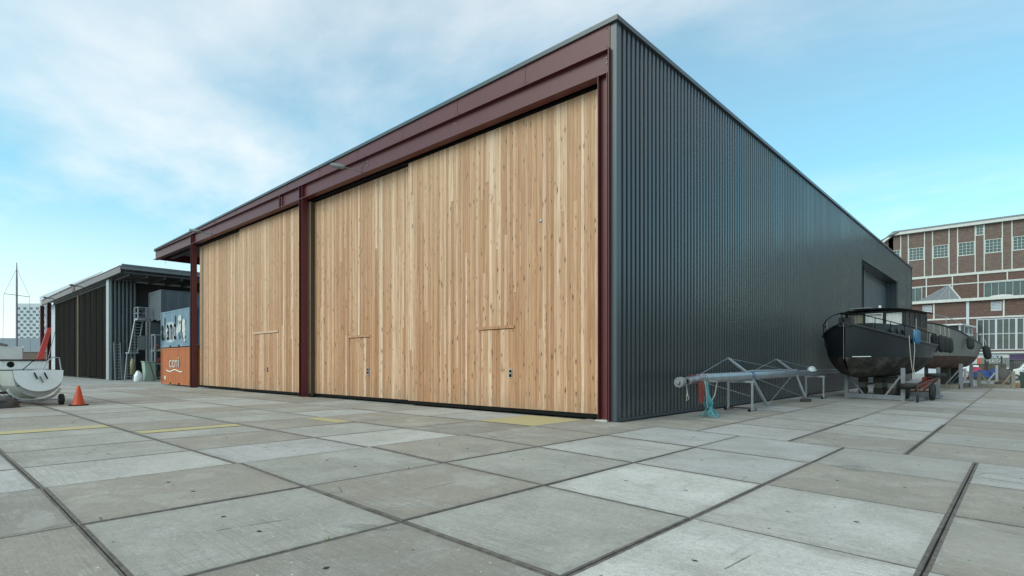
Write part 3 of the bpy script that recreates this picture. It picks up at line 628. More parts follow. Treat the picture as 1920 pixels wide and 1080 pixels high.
# ================================================================ CONTAINERS
def container(x0, z0, mat, label, length=6.06, hgt=2.59, y0=.5, wid=2.44, group='stacked shipping containers', cat='container'):
    c_ = thing('shipping_container', label, cat, (x0+length/2, y0+wid/2, z0), group)
    m = MB(); x1 = x0+length; y1 = y0+wid; z1 = z0+hgt
    n = 15; pr = []
    for k in range(n):
        a = x0+.16 + k*(length-.32)/n; s_ = (length-.32)/n; pr += [(a, y0+.045), (a+s_*.32, y0+.045), (a+s_*.5, y0+.012), (a+s_*.82, y0+.012)]
    pr.append((x1-.16, y0+.045)); m.grid([[Vector((x, y, z)) for x, y in pr] for z in (z0+.14, z1-.1)], smooth=False); m.build('side_wall', mat, c_)
    m = MB(); n = 6; pr = []
    for k in range(n):
        a = y0+.16 + k*(wid-.32)/n; s_ = (wid-.32)/n; pr += [(x1-.05, a), (x1-.05, a+s_*.32), (x1-.012, a+s_*.5), (x1-.012, a+s_*.82)]
    pr.append((x1-.05, y1-.16)); m.grid([[Vector((x, y, z)) for x, y in pr] for z in (z0+.14, z1-.1)], smooth=False); m.build('end_wall', mat, c_)
    m = MB(); m.box(x0+.06, x0+.1, y0+.1, y1-.1, z0+.14, z1-.1).box(x0+.1, x1-.1, y1-.06, y1-.02, z0+.14, z1-.1); m.each('far_wall', mat, c_)
    m = MB(); m.box(x0+.02, x1-.02, y0+.03, y1-.03, z1-.06, z1-.02); m.build('roof', mat, c_)
    for xx in (x0, x1-.16):
        for yy in (y0, y1-.16):
            m = MB(); m.box(xx, xx+.16, yy, yy+.16, z0+.12, z1-.12); m.build('corner_post', mat, c_)
            for zz_ in (z0, z1-.118): m = MB(); m.box(xx-.006, xx+.166, yy-.006, yy+.166, zz_, zz_+.118); m.build('corner_casting', mat, c_)
    m = MB(); m.box(x0+.17, x1-.17, y0+.005, y0+.09, z1-.10, z1-.005); m.build('top_rail', mat, c_)
    m = MB(); m.box(x0+.17, x0+1.95, y0+.005, y0+.09, z0+.02, z0+.14).box(x0+2.31, x1-2.31, y0+.005, y0+.09, z0+.02, z0+.14).box(x1-1.95, x1-.17, y0+.005, y0+.09, z0+.02, z0+.14); m.each('bottom_rail', mat, c_)
    m = MB(); m.box(x1-.09, x1-.005, y0+.17, y1-.17, z0+.02, z0+.14).box(x1-.09, x1-.005, y0+.17, y1-.17, z1-.10, z1-.005); m.each('end_rail', mat, c_)
    m = MB(); m.box(x0+.17, x1-.17, y0+.12, y1-.12, z0+.03, z0+.10); m.build('floor', M['soffit'], c_)
    return c_
co = container(-39.1, .03, M['c_orange'], 'rusty orange shipping container with white lettering, on the ground')
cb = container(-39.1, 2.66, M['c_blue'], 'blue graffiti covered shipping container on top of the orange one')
text_mesh('ccni', 1.10, M['trim_white'], (-36.15, .495, 1.25), (1, 0, 0), (0, 0, 1), co, sx=1.25, bold=.0)
m = MB(); pts = [(-37.9+.2*k, .497, 1.02+.07*math.sin(k*.55+2.6)) for k in range(18)]
m.add([(x, y, z-.035) for x, y, z in pts] + [(x, y, z+.035) for x, y, z in pts], [(i, i+1, i+19, i+18) for i in range(17)]); m.build('wave_underline', M['whitepaint'], co)
m = MB(); m.box(-38.25, -38.0, .494, .499, .38, .62); m.build('number_plate', M['whitepaint'], co)
for (tx, x_) in (('a', -38.72), ('l', -38.15), ('a', -37.52), ('n', -36.80), ('d', -36.02)):
    text_mesh(tx, 2.35, M['black'], (x_, .483, 3.22), (1, 0, 0), (0, 0, 1), cb, name='graffiti_letter', sx=.50, bold=.018)
random.seed(21)
def blob(cx0, cz0, rx_, rz_, mat, nm, y, n=22, jag=.18):
    m = MB(); m.add([(cx0 + rx_*math.cos(6.2832*k/n)*(1+random.uniform(-jag, jag)), y, cz0 + rz_*math.sin(6.2832*k/n)*(1+random.uniform(-jag, jag))) for k in range(n)], [tuple(range(n))]); m.build(nm, mat, cb)
for cx0, cz0, rx_, rz_ in ((-34.95, 4.55, .34, .30), (-35.0, 4.18, .30, .28), (-34.95, 3.88, .22, .22), (-34.15, 4.20, .36, .32), (-34.15, 3.82, .34, .30), (-34.05, 3.45, .26, .26), (-34.0, 3.15, .18, .16)): blob(cx0, cz0, rx_, rz_, M['trim_white'], 'graffiti_patch', .4945 - .0008*random.random(), 20, .08)
for k in range(12):
    x_ = random.uniform(-35.2, -33.7); z_ = random.uniform(3.4, 4.7); m = MB(); m.tube([(x_, .488, z_), (x_+random.uniform(-.2, .2), .488, z_-.12), (x_+random.uniform(-.25, .25), .488, z_-.25)], .016, 4); m.build('graffiti_line', M['black'], cb)
cg = container(-51.6, 5.3, M['c_grey'], 'dark grey container high under the old shed roof, highest of the containers', 3.6, 2.7, 2.95, 5.5)
m = MB(); m.box(-52.9, -52.4, 3.4, 3.9, 0, 5.29).box(-52.9, -52.4, 7.6, 8.1, 0, 5.29).box(-49.0, -48.7, 7.6, 8.0, 0, 5.29); m.each('support_post', M['c_grey'], cg)
cg2 = container(-52.6, .03, M['c_grey'], 'dark grey container on the ground behind the storage rack', 3.3, 2.6, 4.4, 4.0)
# ================================================================ STAIR, RACK, BIN, LADDER
st = thing('stair_tower', 'galvanised steel stair with mesh cage platform beside the old shed', 'stairs', (-50.3, 2, 0))
SX = -50.2
m = MB(); m.box(SX-1.2, SX, 1.75, 4.5, 5.38, 5.5); m.build('platform', M['galv'], st)
for (x, y) in ((SX-.05, 2.45), (SX-.05, 2.68), (SX-.05, 1.8), (SX-.05, 4.4), (SX-1.15, 1.8), (SX-1.15, 4.4)):
    m = MB(); m.box(x-.05, x+.05, y-.055, y+.055, 0 if y > 2.4 else 5.5, 6.55); m.build('post', M['galv'], st)
for z in (6.52, 6.0, 5.55):
    m = MB(); m.box(SX-.025, SX+.02, 1.75, 4.5, z-.025, z+.025); m.build('rail', M['galv'], st)
    m = MB(); m.box(SX-1.2, SX-.03, 1.76, 1.80, z-.025, z+.025); m.build('rail', M['galv'], st)
m = MB()
for k in range(26): y = 1.78 + k*.107; m.bar((SX+.01, y, 5.55), (SX+.01, min(4.5, y+.9), 6.5), .014); m.bar((SX+.015, y, 6.5), (SX+.015, min(4.5, y+.9), 5.55), .014)
tag(m.build('cage_mesh', M['galv'], st), kind='stuff')
def flight(y0, z0, y1, z1, xa, xb, wd_, n):
    for dy in (0, wd_):
        m = MB(); m.bar((xa, y0+dy, z0), (xb, y1+dy, z1), .06, .16); m.build('stringer', M['galv'], st)
    for k in range(n):
        f = (k+.5)/n; y = y0+(y1-y0)*f; z = z0+(z1-z0)*f; x = xa+(xb-xa)*f
        m = MB(); m.box(x-.12, x+.12, y+.02, y+wd_-.02, z-.02, z+.02); m.build('tread', M['galv'], st)
flight(.70, 0, 1.16, 2.45, SX+.3, SX-.9, .62, 10); flight(1.16, 2.5, 1.80, 5.45, SX-.2, SX-1.0, .62, 11)
m = MB(); m.box(SX-1.2, SX, 1.1, 1.85, 2.42, 2.5); m.build('landing', M['galv'], st)
m = MB(); m.box(SX-.02, SX+.02, 1.75, 2.4, 2.75, 4.0); m.build('mesh_gate', M['old_grey'], st)
m = MB(); m.box(SX-.10, SX-.05, 2.75, 3.6, 2.9, 5.2); m.build('hanging_sheet', M['c_grey'], st)
gas = MB(); gas.lathe((-49.9, 1.28, 0), [(0, .55), (.16, .6), (.17, 1.6), (.10, 1.8), (.05, 1.95), (0, 1.98)], 12); tag(gas.build('gas_bottle', M['yellowgrey']), 'dull yellow tall gas bottle standing under the stair landing', 'gas bottle')
la = thing('ladder', 'grey metal ladder leaning on the ribbed shed wall', 'ladder', (-54.4, 1.2, 0))
for y in (.95, 1.45):
    m = MB(); m.bar((-54.2, y, 0), (-54.75, y, 3.5), .05, .07); m.build('side_rail', M['galv'], la)
for k in range(12):
    z = .2+k*.28; x = -54.2-.55*z/3.5; m = MB(); m.tube([(x, .95, z), (x, 1.45, z)], .02, 6); m.build('rung', M['galv'], la)
rk = thing('storage_rack', 'grey steel storage rack full of scrap next to the orange container', 'rack', (-48.9, 3.2, 0))
for y in (2.62, 3.85):
    for x in (-49.3, -48.4):
        m = MB(); m.box(x-.05, x+.05, y-.05, y+.05, 0, 4.1); m.build('upright', M['galv'], rk)
for z in (.25, 1.45, 2.6, 4.0):
    m = MB(); m.box(-49.35, -48.35, 2.56, 3.91, z, z+.07); m.build('shelf', M['galv'], rk)
random.seed(5); scr = ['scrap', 'timber', 'rust', 'galv', 'timber_dark', 'redcloth']
for zi_, zb in enumerate((.32, 1.52, 2.67)):
    for k in range(7):
        y = 2.72+random.random()*.9; x = -48.5-random.random()*.6; l = random.uniform(.3, .8); hh = random.uniform(.12, .5)
        m = MB(); mt = Matrix.Translation((x, y, zb+.01)) @ Matrix.Rotation(random.uniform(-.15, .15), 4, 'Z')
        m.prism([mt @ Vector(q) for q in ((-.12, -l*.3, 0), (.12, -l*.3, 0), (.12, -l*.25, hh), (0, -l*.1, hh*1.15), (-.12, -l*.2, hh*.9))], mt.to_3x3() @ Vector((0, l*.6, 0)))
        tag(m.build('scrap_piece', M[random.choice(scr)]), 'piece of scrap on the %s shelf of the steel rack' % ('bottom', 'middle', 'upper')[zi_], 'scrap', 'scrap on the %s rack shelf' % ('bottom', 'middle', 'upper')[zi_])
gb = thing('waste_bin', 'battered pale green metal bin in front of the stair', 'bin', (-48.6, 2.1, 0))
m = MB(); m.prism([(-48.9, 1.85, .05), (-48.1, 1.85, .05), (-48.05, 1.72, 1.65), (-48.95, 1.72, 1.65)], (0, .8, 0)); bevel(m.build('body', M['green_bin'], gb), .03)
m = MB(); m.box(-49.0, -48.0, 1.68, 2.56, 1.655, 1.72); m.build('rim', M['green_bin'], gb)
m = MB(); m.bar((-48.02, 2.5, .1), (-48.0, 2.1, 1.6), .05); m.build('brace', M['rust'], gb)
for y in (1.9, 2.45):
    m = MB(); m.box(-48.6, -48.4, y-.04, y+.04, 0, .05); m.build('foot', M['rust'], gb)
def lump(name, c, rx_, ry_, rz_, mat, seed, n=14, rows=7, amp=.18):
    random.seed(seed); m = MB(); g_ = []
    for i in range(rows+1):
        ph = math.pi/2*i/rows; ring = []
        for k in range(n):
            a = 2*math.pi*k/n; q = 1+random.uniform(-amp, amp); ring.append(Vector((c[0]+rx_*q*math.cos(a)*math.cos(ph)**.7, c[1]+ry_*q*math.sin(a)*math.cos(ph)**.7, c[2]+rz_*math.sin(ph)*(1+random.uniform(-amp, amp)*.6))))
        g_.append(ring)
    m.grid(g_, True); return m.build(name, mat)
tag(lump('bag', (-48.3, 1.35, 0), .3, .34, .85, M['white'], 3), 'white plastic bag slumped beside the green bin', 'bag')

# ================================================================ CONE
cn = thing('traffic_cone', 'red orange traffic cone standing alone on the slabs', 'traffic cone', (-17.44, -8.07, 0))
m = MB(); m.lathe((-17.44, -8.07, .03), [(.195, .0), (.186, .03), (.11, .36), (.046, .665), (.038, .68), (.0, .68)], 24); m.build('cone_body', M['orange_cone'], cn)
m = MB(); m.prism([(-17.44+.30*math.cos(a), -8.07+.30*math.sin(a), .0) for k, a in enumerate([R(q) for q in (12, 33, 57, 78, 102, 123, 147, 168, 192, 213, 237, 258, 282, 303, 327, 348)])], (0, 0, .03)); m.build('base', M['black'], cn)

# ================================================================ LOFTED HULLS
def hull(fr, Lh, stations, zwl, rows_b=6, rows_t=6):
    """fr maps (u aft, v starboard, z) to world; stations: (s, half beam at sheer, half beam at waterline, keel z, sheer z, stem setback at the keel)"""
    bot, top = [], []
    def ring(st, t0, t1, n, under):
        s_, bs, bw, zk, zs, back = st; pts = []
        for k in range(n+1):
            f = k/n
            if under:
                z = zk + (zwl-zk)*f; w_ = bw*(f**.36 if bw > .9 else f**.5 if bw > .25 else f**.8)
            else:
                z = zwl + (zs-zwl)*f; w_ = bw + (bs-bw)*(f**.85)
            bk = back*max(0, (zwl+.1-z)/(zwl-zk+1e-6))**1.6 if back else 0
            pts.append((s_*Lh+bk, w_, z))
        return pts
    gb_, gt_ = [], []
    for st in stations:
        a = ring(st, 0, 1, rows_b, True); b_ = ring(st, 0, 1, rows_t, False)
        gb_.append([fr(u, -v, z) for u, v, z in a[::-1]] + [fr(u, v, z) for u, v, z in a[1:]])
        gt_.append(([fr(u, -v, z) for u, v, z in b_[::-1]], [fr(u, v, z) for u, v, z in b_]))
    mb = MB(); mb.grid(gb_); n = len(gb_[-1]); mb.add(gb_[-1], [tuple(range(n))])
    mt = MB(); mt.grid([g_[0] for g_ in gt_]); mt.grid([g_[1] for g_ in gt_])
    l = gt_[-1]; mt.add(l[0] + l[1][::-1], [tuple(range(2*(rows_t+1)))])
    if stations[0][2] > .2:
        mb.add(gb_[0], [tuple(range(n))]); l = gt_[0]; mt.add(l[0] + l[1][::-1], [tuple(range(2*(rows_t+1)))])
    dk = MB(); dk.grid([[g_[0][0]-Vector((0, 0, .04)), g_[1][-1]-Vector((0, 0, .04))] for g_ in gt_], smooth=False)
    sheer = ([g_[0][0] for g_ in gt_], [g_[1][-1] for g_ in gt_])
    return mb, mt, dk, sheer
def frame(ox, oy, ang):
    sa, ca = math.sin(ang), math.cos(ang)
    return lambda u, v, z: Vector((ox + u*sa + v*ca, oy + u*ca - v*sa, z))
def boxf(m, fr, u0, u1, v0, v1, z0, z1):
    vs = [fr(u, v, z) for u in (u0, u1) for v in (v0, v1) for z in (z0, z1)]
    return m.add(vs, [(0, 1, 3, 2), (4, 6, 7, 5), (0, 4, 5, 1), (2, 3, 7, 6), (0, 2, 6, 4), (1, 5, 7, 3)])
def quadslab(m, pts, d): return m.prism(pts, d)
def fender(name, top, ln, rad, mat, label, par=None, lean=(0, 0, 0), group=None):
    t_ = Vector(top); d = (Vector((0, 0, -1)) + Vector(lean)).normalized()
    f = thing(name, label, 'fender', t_ + d*ln, group)
    m = MB(); ns = [0, .06, .2, .5, .8, .94, 1]; rs = [.25, .7, .97, 1, .97, .7, .2]
    m.tube([t_ + d*ln*q for q in ns], [rad*q for q in rs], 12); m.build('fender_body', mat, f)
    m = MB(); m.tube([t_ + Vector((0, 0, .45)) - Vector(lean)*.3, t_ + Vector((0, 0, .2)), t_], .012, 5); m.build('lanyard', M['rope'], f)

# ---- black boat
A = R(10); fb = frame(2.0, 14.9, A); LB = 7.5
bb_ = thing('black_motor_boat', 'black hulled motor boat with curtained wheelhouse resting on grey steel cradle', 'boat', (2.7, 19, 1))
sts = [(0, .06, .05, 1.0, 3.24, .55), (.03, .55, .30, .95, 3.08, .45), (.08, .98, .70, .92, 2.92, .3), (.16, 1.35, 1.12, .90, 2.76, .1), (.28, 1.58, 1.46, .88, 2.63, 0), (.45, 1.66, 1.60, .87, 2.52, 0), (.65, 1.64, 1.58, .87, 2.42, 0), (.85, 1.52, 1.38, .95, 2.38, 0), (1, 1.30, 1.02, 1.2, 2.40, 0)]
mb_, mt_, dk_, sh = hull(fb, LB, sts, 1.78)
mb_.build('hull_bottom', M['hull_foul'], bb_); mt_.build('topsides', M['hull_black'], bb_); dk_.build('deck', M['deck_black'], bb_)
for side in sh:
    m = MB(); m.tube([p_+Vector((0, 0, .0)) for p_ in side], .055, 6); m.build('rubbing_strake', M['deck_black'], bb_)
m = MB(); m.tube([fb(-.02, 0, 3.26), fb(-.025, 0, 2.5), fb(-.01, 0, 1.7)], .014, 6); m.build('stem_strip', M['grey_steel'], bb_)
m = MB(); m.bar(fb(.08, .30, 1.80), fb(.62, 0.82, 1.81), .02, .032); m.build('waterline_stripe', M['white'], bb_)
# bulwark stem post and bow roller
m = MB(); m.prism([fb(-.02, -.22, 3.10), fb(.5, -.28, 3.0), fb(.5, -.28, 3.44), fb(.06, -.22, 3.50)], fb(0, .5, 0)-fb(0, 0, 0)); m.build('bow_locker', M['deck_black'], bb_)
m = MB(); m.tube([fb(.05, .1, 3.48), fb(.0, .1, 3.66)], .05, 6); m.tube([fb(-.05, .0, 3.66), fb(.1, .2, 3.75)], .03, 6); m.build('bow_roller', M['black'], bb_)
# trunk cabin and wheelhouse
m = MB(); n_ = []
pr = [(1.0, .75), (1.5, 1.05), (2.4, 1.25), (3.6, 1.30)]
lo = [fb(u, -v, 2.5) for u, v in pr] + [fb(u, v, 2.5) for u, v in pr[::-1]]; hi = [fb(u+.06, -v*.96, 3.26-.03*i) for i, (u, v) in enumerate(pr)] + [fb(u+.06, v*.96, 3.26-.03*i) for i, (u, v) in list(enumerate(pr))[::-1]]
n = len(lo); m.add(lo+hi, [tuple(range(n))[::-1], tuple(range(n, 2*n))] + [(i, (i+1) % n, (i+1) % n+n, i+n) for i in range(n)]); m.build('trunk_cabin', M['deck_black'], bb_)
for k in range(3):
    m = MB(); P0 = fb(1.9+k*.55, 1.17+k*.05, 2.92); m.lathe(P0, [(0, .02), (.10, .02), (.12, 0)], 12, 'x'); m.build('porthole', M['ship_brown'], bb_)
U0, U1, V_, ZB, ZT = 3.15, 6.2, 1.22, 2.55, 3.92
for v_ in (-V_, V_-.05):
    m = MB(); boxf(m, fb, U0+.25, U1, v_, v_+.05, ZB, 3.22); m.build('wheelhouse_side', M['ship_brown'], bb_)
    m = MB(); boxf(m, fb, U0+.25, U1, v_, v_+.05, 3.78, ZT); m.build('wheelhouse_side', M['ship_brown'], bb_)
    for u in (U0+.25, 3.95, 4.6, 5.3, U1-.12):
        m = MB(); boxf(m, fb, u, u+.12, v_-.005, v_+.055, 3.22, 3.78); m.build('window_post', M['ship_brown'], bb_)
    m = MB(); boxf(m, fb, U0+.35, U1-.1, v_+.015, v_+.03, 3.2, 3.8); m.build('side_window', M['glass'], bb_)
m = MB(); boxf(m, fb, U0+.1, U0+.16, -V_, V_, 2.7, 3.26); m.build('wheelhouse_front', M['deck_black'], bb_)
m = MB(); boxf(m, fb, U0+.1, U0+.16, -V_, V_, 3.83, ZT); m.build('wheelhouse_front', M['deck_black'], bb_)
for v0, v1 in ((-V_, -V_+.08), (-.46, -.34), (.36, .48), (V_-.10, V_)):
    m = MB(); boxf(m, fb, U0+.09, U0+.17, v0, v1, 3.26, 3.83); m.build('window_post', M['deck_black'], bb_)
for i, (v0, v1) in enumerate(((-V_+.08, -.46), (-.34, .36), (.48, V_-.10))):
    m = MB(); nn = 14; rows = []
    for z in (3.27, 3.82): rows.append([fb(U0+.165+.02*math.sin(k*1.9), v0+(v1-v0)*k/nn, z) for k in range(nn+1)])
    m.grid(rows); m.build('curtain', M['curtain'] if i else M['timber'], bb_)
    if i == 1:
        for a_, c_ in ((v0, v0+.03), (v1-.03, v1)): m = MB(); boxf(m, fb, U0+.06, U0+.088, a_, c_, 3.26, 3.83); m.build('window_frame', M['white'], bb_)
        m = MB(); boxf(m, fb, U0+.06, U0+.088, v0+.03, v1-.03, 3.795, 3.83); m.build('window_frame', M['white'], bb_)
rows = []
for u in (U0-.08, U0+.2, U1-.2, U1+.25): rows.append([fb(u, v, ZT+.01+.13*(1-(v/(V_+.2))**2)) for v in [(-1+2*k/8)*(V_+.17) for k in range(9)]])
m = MB(); m.grid(rows); rows2 = [[q-Vector((0, 0, .06)) for q in r_] for r_ in rows]; m.grid(rows2); m.grid([rows[0], rows2[0]]); m.grid([rows[-1], rows2[-1]]); m.grid([[r_[0] for r_ in rows], [r_[0] for r_ in rows2]]); m.grid([[r_[-1] for r_ in rows], [r_[-1] for r_ in rows2]]); m.build('wheelhouse_roof', M['black'], bb_)
m = MB(); m.lathe(fb(3.5, .15, 4.05), [(0.0, .16), (.05, .15), (.07, .06), (.06, 0)], 10); m.build('searchlight', M['white'], bb_)
m = MB(); boxf(m, fb, U0, U0+1.2, -1.0, -.2, 4.09, 4.13); m.build('roof_hatch', M['galv'], bb_)
# rails
for sgn, side in ((-1, sh[0]), (1, sh[1])):
    up = [q + Vector((0, 0, .52)) for q in side[1:8]]
    m = MB(); m.tube([fb(-.3, 0, 3.66)] + up, .02, 6); m.build('guard_rail', M['black'], bb_)
    for q in side[2:8]:
        m = MB(); m.tube([q, q+Vector((0, 0, .52))], .017, 6); m.build('stanchion', M['black'], bb_)
q = fb(-.02, 0, 3.3); m = MB(); m.tube([q, fb(-.3, 0, 3.66)], .018, 6); m.build('stanchion', M['black'], bb_)
fender('fender', fb(2.9, 1.76, 3.0), .68, .16, M['fender_blue'], 'blue fender hanging from the black boat rail')
for k, (u, ln) in enumerate(((6.6, .78), (7.15, .72), (7.6, .66), (7.9, .62))):
    q = Vector(((4.42, 4.66, 4.82, 4.96)[k], 21.9+.25*k, 2.98-.06*k)); fender('fender', q, ln+.15, .15, M['fender_black'], ['foremost black fender at the quarter of the black boat', 'second black fender on the black boat, behind the foremost one', 'third black fender on the black boat, next to the rearmost', 'rearmost black fender on the black boat stern'][k], None, (.06, 0, 0), 'black fenders on the black boat')
q = Vector((1.05, 16.2, 2.95)); fender('fender', q, .75, .11, M['fender_black'], 'black fender on the wall side of the black boat bow')
rp = MB(); rp.tube([fb(2.3, 1.68, 2.72), fb(2.35, 1.70, 2.0), fb(2.5, 1.72, 1.35), fb(2.62, 1.75, .95)], .016, 5); tag(rp.build('hanging_rope', M['rope']), 'pale rope hanging down the black hull, the nearer one', 'rope')
rp = MB(); rp.tube([fb(2.75, 1.72, 3.0), fb(2.78, 1.74, 2.1), fb(2.62, 1.74, 1.3), fb(2.75, 1.78, .95)], .016, 5); tag(rp.build('hanging_rope', M['rope']), 'pale rope hanging down the black hull, nearer the blue fender', 'rope')
# cradle of the black boat
cr_ = thing('boat_cradle', 'grey steel cradle holding up the black boat', 'cradle', (2.8, 18, -.07))
for i, y in enumerate((16.8, 21.3)):
    x0, x1 = 1.72+i*.8, 3.85+i*.8; za, zb = gz(x0), gz(x1)
    for x, zt in ((x0, 1.25), (x1, 1.32)):
        m = MB(); m.box(x-.075, x+.075, y-.075, y+.075, gz(x)-.0, zt); m.build('post', M['grey_steel'], cr_)
    m = MB(); m.bar((x0+.076, y, za+.12), (x1-.076, y, zb+.12), .14, .20); m.build('cross_beam', M['grey_steel'], cr_)
    m = MB(); m.bar((x0+.65, y, za+.2), (x0+.09, y, .95), .07); m.build('brace', M['grey_steel'], cr_)
    m = MB(); m.bar((x1-.65, y, zb+.2), (x1-.09, y, .95), .07); m.build('brace', M['grey_steel'], cr_)
for x in (2.1, 4.3):
    m = MB(); m.bar((x, 16.9, gz(x)+.08), (x+.5, 21.2, gz(x)+.08), .1, .1); m.build('long_beam', M['grey_steel'], cr_)
bl = [(2.15, 18.0, .3, .55, .62), (2.75, 18.3, .4, .62, .42), (3.25, 18.1, .32, .5, .65), (2.6, 19.6, .5, .5, .4), (3.2, 19.9, .45, .6, .5)]
for k, (x, y, wx, wy, hh) in enumerate(bl):
    z = gz(x); s_ = thing('timber_block', ['dark timber block pile under the bow, nearest the wall', 'low dark timber block pile under the middle of the keel', 'dark timber block pile under the bow, nearest the trailer', 'squat dark block further back under the black boat keel', 'block pile furthest back under the black boat'][k], 'blocks', (x, y, z), 'blocks under the black boat')
    n = max(2, int(.93/.22))
    for q in range(4):
        zz_ = z + q*.235; wv = wx*(1 if q % 2 else .8); m = MB(); m.box(x-wv/2, x+wv/2, y-wy/2, y+wy/2, zz_, zz_+.228); m.build('block', M['timber_dark'] if q != 2 else M['timber'], s_)
# ---- grey boat behind
f2 = frame(3.0, 29.5, R(6.5)); b2 = thing('grey_motor_boat', 'weathered grey boat with brown red bottom and white cabin behind the black boat', 'boat', (4, 35, 1))
sts = [(0, .06, .03, 1.3, 4.05, 1.4), (.05, .6, .22, 1.22, 3.95, 1.0), (.12, 1.05, .62, 1.2, 3.80, .5), (.25, 1.42, 1.05, 1.18, 3.55, 0), (.45, 1.55, 1.30, 1.15, 3.25, 0), (.7, 1.52, 1.30, 1.15, 3.0, 0), (.9, 1.4, 1.15, 1.15, 2.90, 0), (1, 1.30, 1.05, 1.25, 2.90, 0)]
mb_, mt_, dk_, sh2 = hull(f2, 10.5, sts, 2.0)
mb_.build('hull_bottom', M['hull_red'], b2); mt_.build('topsides', M['hull_grey'], b2); dk_.build('deck', M['white'], b2)
for s_ in sh2: m = MB(); m.tube(s_, .05, 6); m.build('rubbing_strake', M['deck_black'], b2)
m = MB(); boxf(m, f2, 4.4, 9.0, -1.05, 1.05, 3.0, 3.55); m.build('cabin_side', M['white'], b2)
m = MB(); boxf(m, f2, 5.2, 8.8, -1.0, 1.0, 3.55, 4.02); m.build('cabin_window', M['glass'], b2)
for u in (5.15, 6.4, 7.6, 8.75):
    for v_ in (-1.03, .95): m = MB(); boxf(m, f2, u, u+.12, v_, v_+.08, 3.55, 4.02); m.build('window_post', M['white'], b2)
m = MB(); boxf(m, f2, 4.9, 9.1, -1.2, 1.2, 4.03, 4.12); m.build('cabin_roof', M['whitepaint'], b2)
for u in (8.0, 8.6, 9.2): m = MB(); boxf(m, f2, u, u+.35, 1.052, 1.07, 3.15, 3.45); m.build('porthole', M['glass'], b2)
m = MB(); m.tube([q+Vector((0, 0, .55)) for q in sh2[1][1:]], .022, 6); m.build('guard_rail', M['galv'], b2)
for q in sh2[1][2:]: m = MB(); m.tube([q, q+Vector((0, 0, .55))], .018, 6); m.build('stanchion', M['galv'], b2)
for k, (u, z) in enumerate(((10.2, 2.8), (10.5, 2.7))):
    fender('fender', f2(u, 1.42, z)+Vector((.1, 0, 0)), 1.0-.1*k, .22, M['fender_black'], ['black fender at the stern of the grey boat, on its side', 'black fender hung on the stern corner of the grey boat, the rear one'][k], None, (.15, 0, 0), 'black fenders on the grey boat')
fender('fender', f2(4.0, 1.6, 3.2)+Vector((.1, 0, 0)), .8, .2, M['fender_black'], 'black fender on the side of the grey boat next to the black boat', None, (.1, 0, 0))
c2 = thing('boat_cradle', 'dark timber and steel cradle under the grey boat', 'cradle', (4, 34, -.1))
for i, y in enumerate((33.6, 37.5)):
    for x in (2.9+i*.3, 4.7+i*.3): m = MB(); m.box(x-.1, x+.1, y-.1, y+.1, gz(x), 1.5); m.build('post', M['grey_steel'], c2)
    m = MB(); m.box(2.95+i*.3, 4.65+i*.3, y-.1, y+.1, gz(3)-.06, .16); m.build('cross_beam', M['timber'], c2)
    m = MB(); m.bar((3.9, y-.12, .1), (4.62, y-.12, 1.1), .08); m.build('brace', M['grey_steel'], c2)
    m = MB(); m.box(3.5+i*.3, 4.1+i*.3, y+.2, y+1.1, -.1, 1.18); m.build('keel_block', M['timber_dark'], c2)

# ================================================================ TRAILER
def wheel(nm, c, rad, wid_, axis, par, rim=True):
    m = MB(); w2 = wid_/2; prof = [(rad*.55, -w2), (rad*.9, -w2), (rad, -w2*.6), (rad, w2*.6), (rad*.9, w2), (rad*.55, w2)]
    m.lathe(c, prof+[prof[0]], 22, axis); o = m.build(nm, M['tyre'], par)
    if rim:
        m = MB(); m.lathe(c, [(0, -w2*.4), (rad*.2, -w2*.5), (rad*.54, -w2*.75), (rad*.54, w2*.75), (rad*.2, w2*.5), (0, w2*.4)], 16, axis); m.build('rim', M['galv'] if rim is True else rim, o)
    return o
tr = thing('boat_trailer', 'rusty red trailer with spare tyre lying on it beside the black boat', 'trailer', (4.5, 17.6, -.12))
wheel('wheel', (4.72, 18.3, .26), .36, .2, 'x', tr, M['rust']); wheel('wheel', (3.75, 18.55, .27), .36, .2, 'x', tr, M['rust'])
wheel('jockey_wheel', (4.42, 16.25, .05), .17, .08, 'x', tr, M['rust'])
for a, c_ in (((3.85, 18.4, .27), (4.62, 18.35, .27)), ((4.42, 16.3, .18), (4.42, 16.3, .66)), ((4.40, 16.35, .42), (4.1, 18.4, .34)), ((4.42, 16.35, .55), (4.95, 19.4, .92)), ((4.05, 16.8, .42), (4.42, 19.6, .80)), ((4.95, 19.4, .92), (4.42, 19.6, .80)), ((4.1, 18.4, .34), (4.6, 18.3, .70)), ((4.5, 17.4, .35), (4.85, 18.8, .78)), ((3.75, 16.7, .45), (4.5, 16.5, .45))):
    m = MB(); m.bar(a, c_, .06, .07); m.build('frame_bar', M['rust'], tr)
wheel('tyre', (4.05, 16.75, .56), .40, .20, 'z', tr, False)
wheel('tyre', (4.75, 19.3, .98), .38, .17, 'z', tr, False)
bpy.context.view_layer.update()

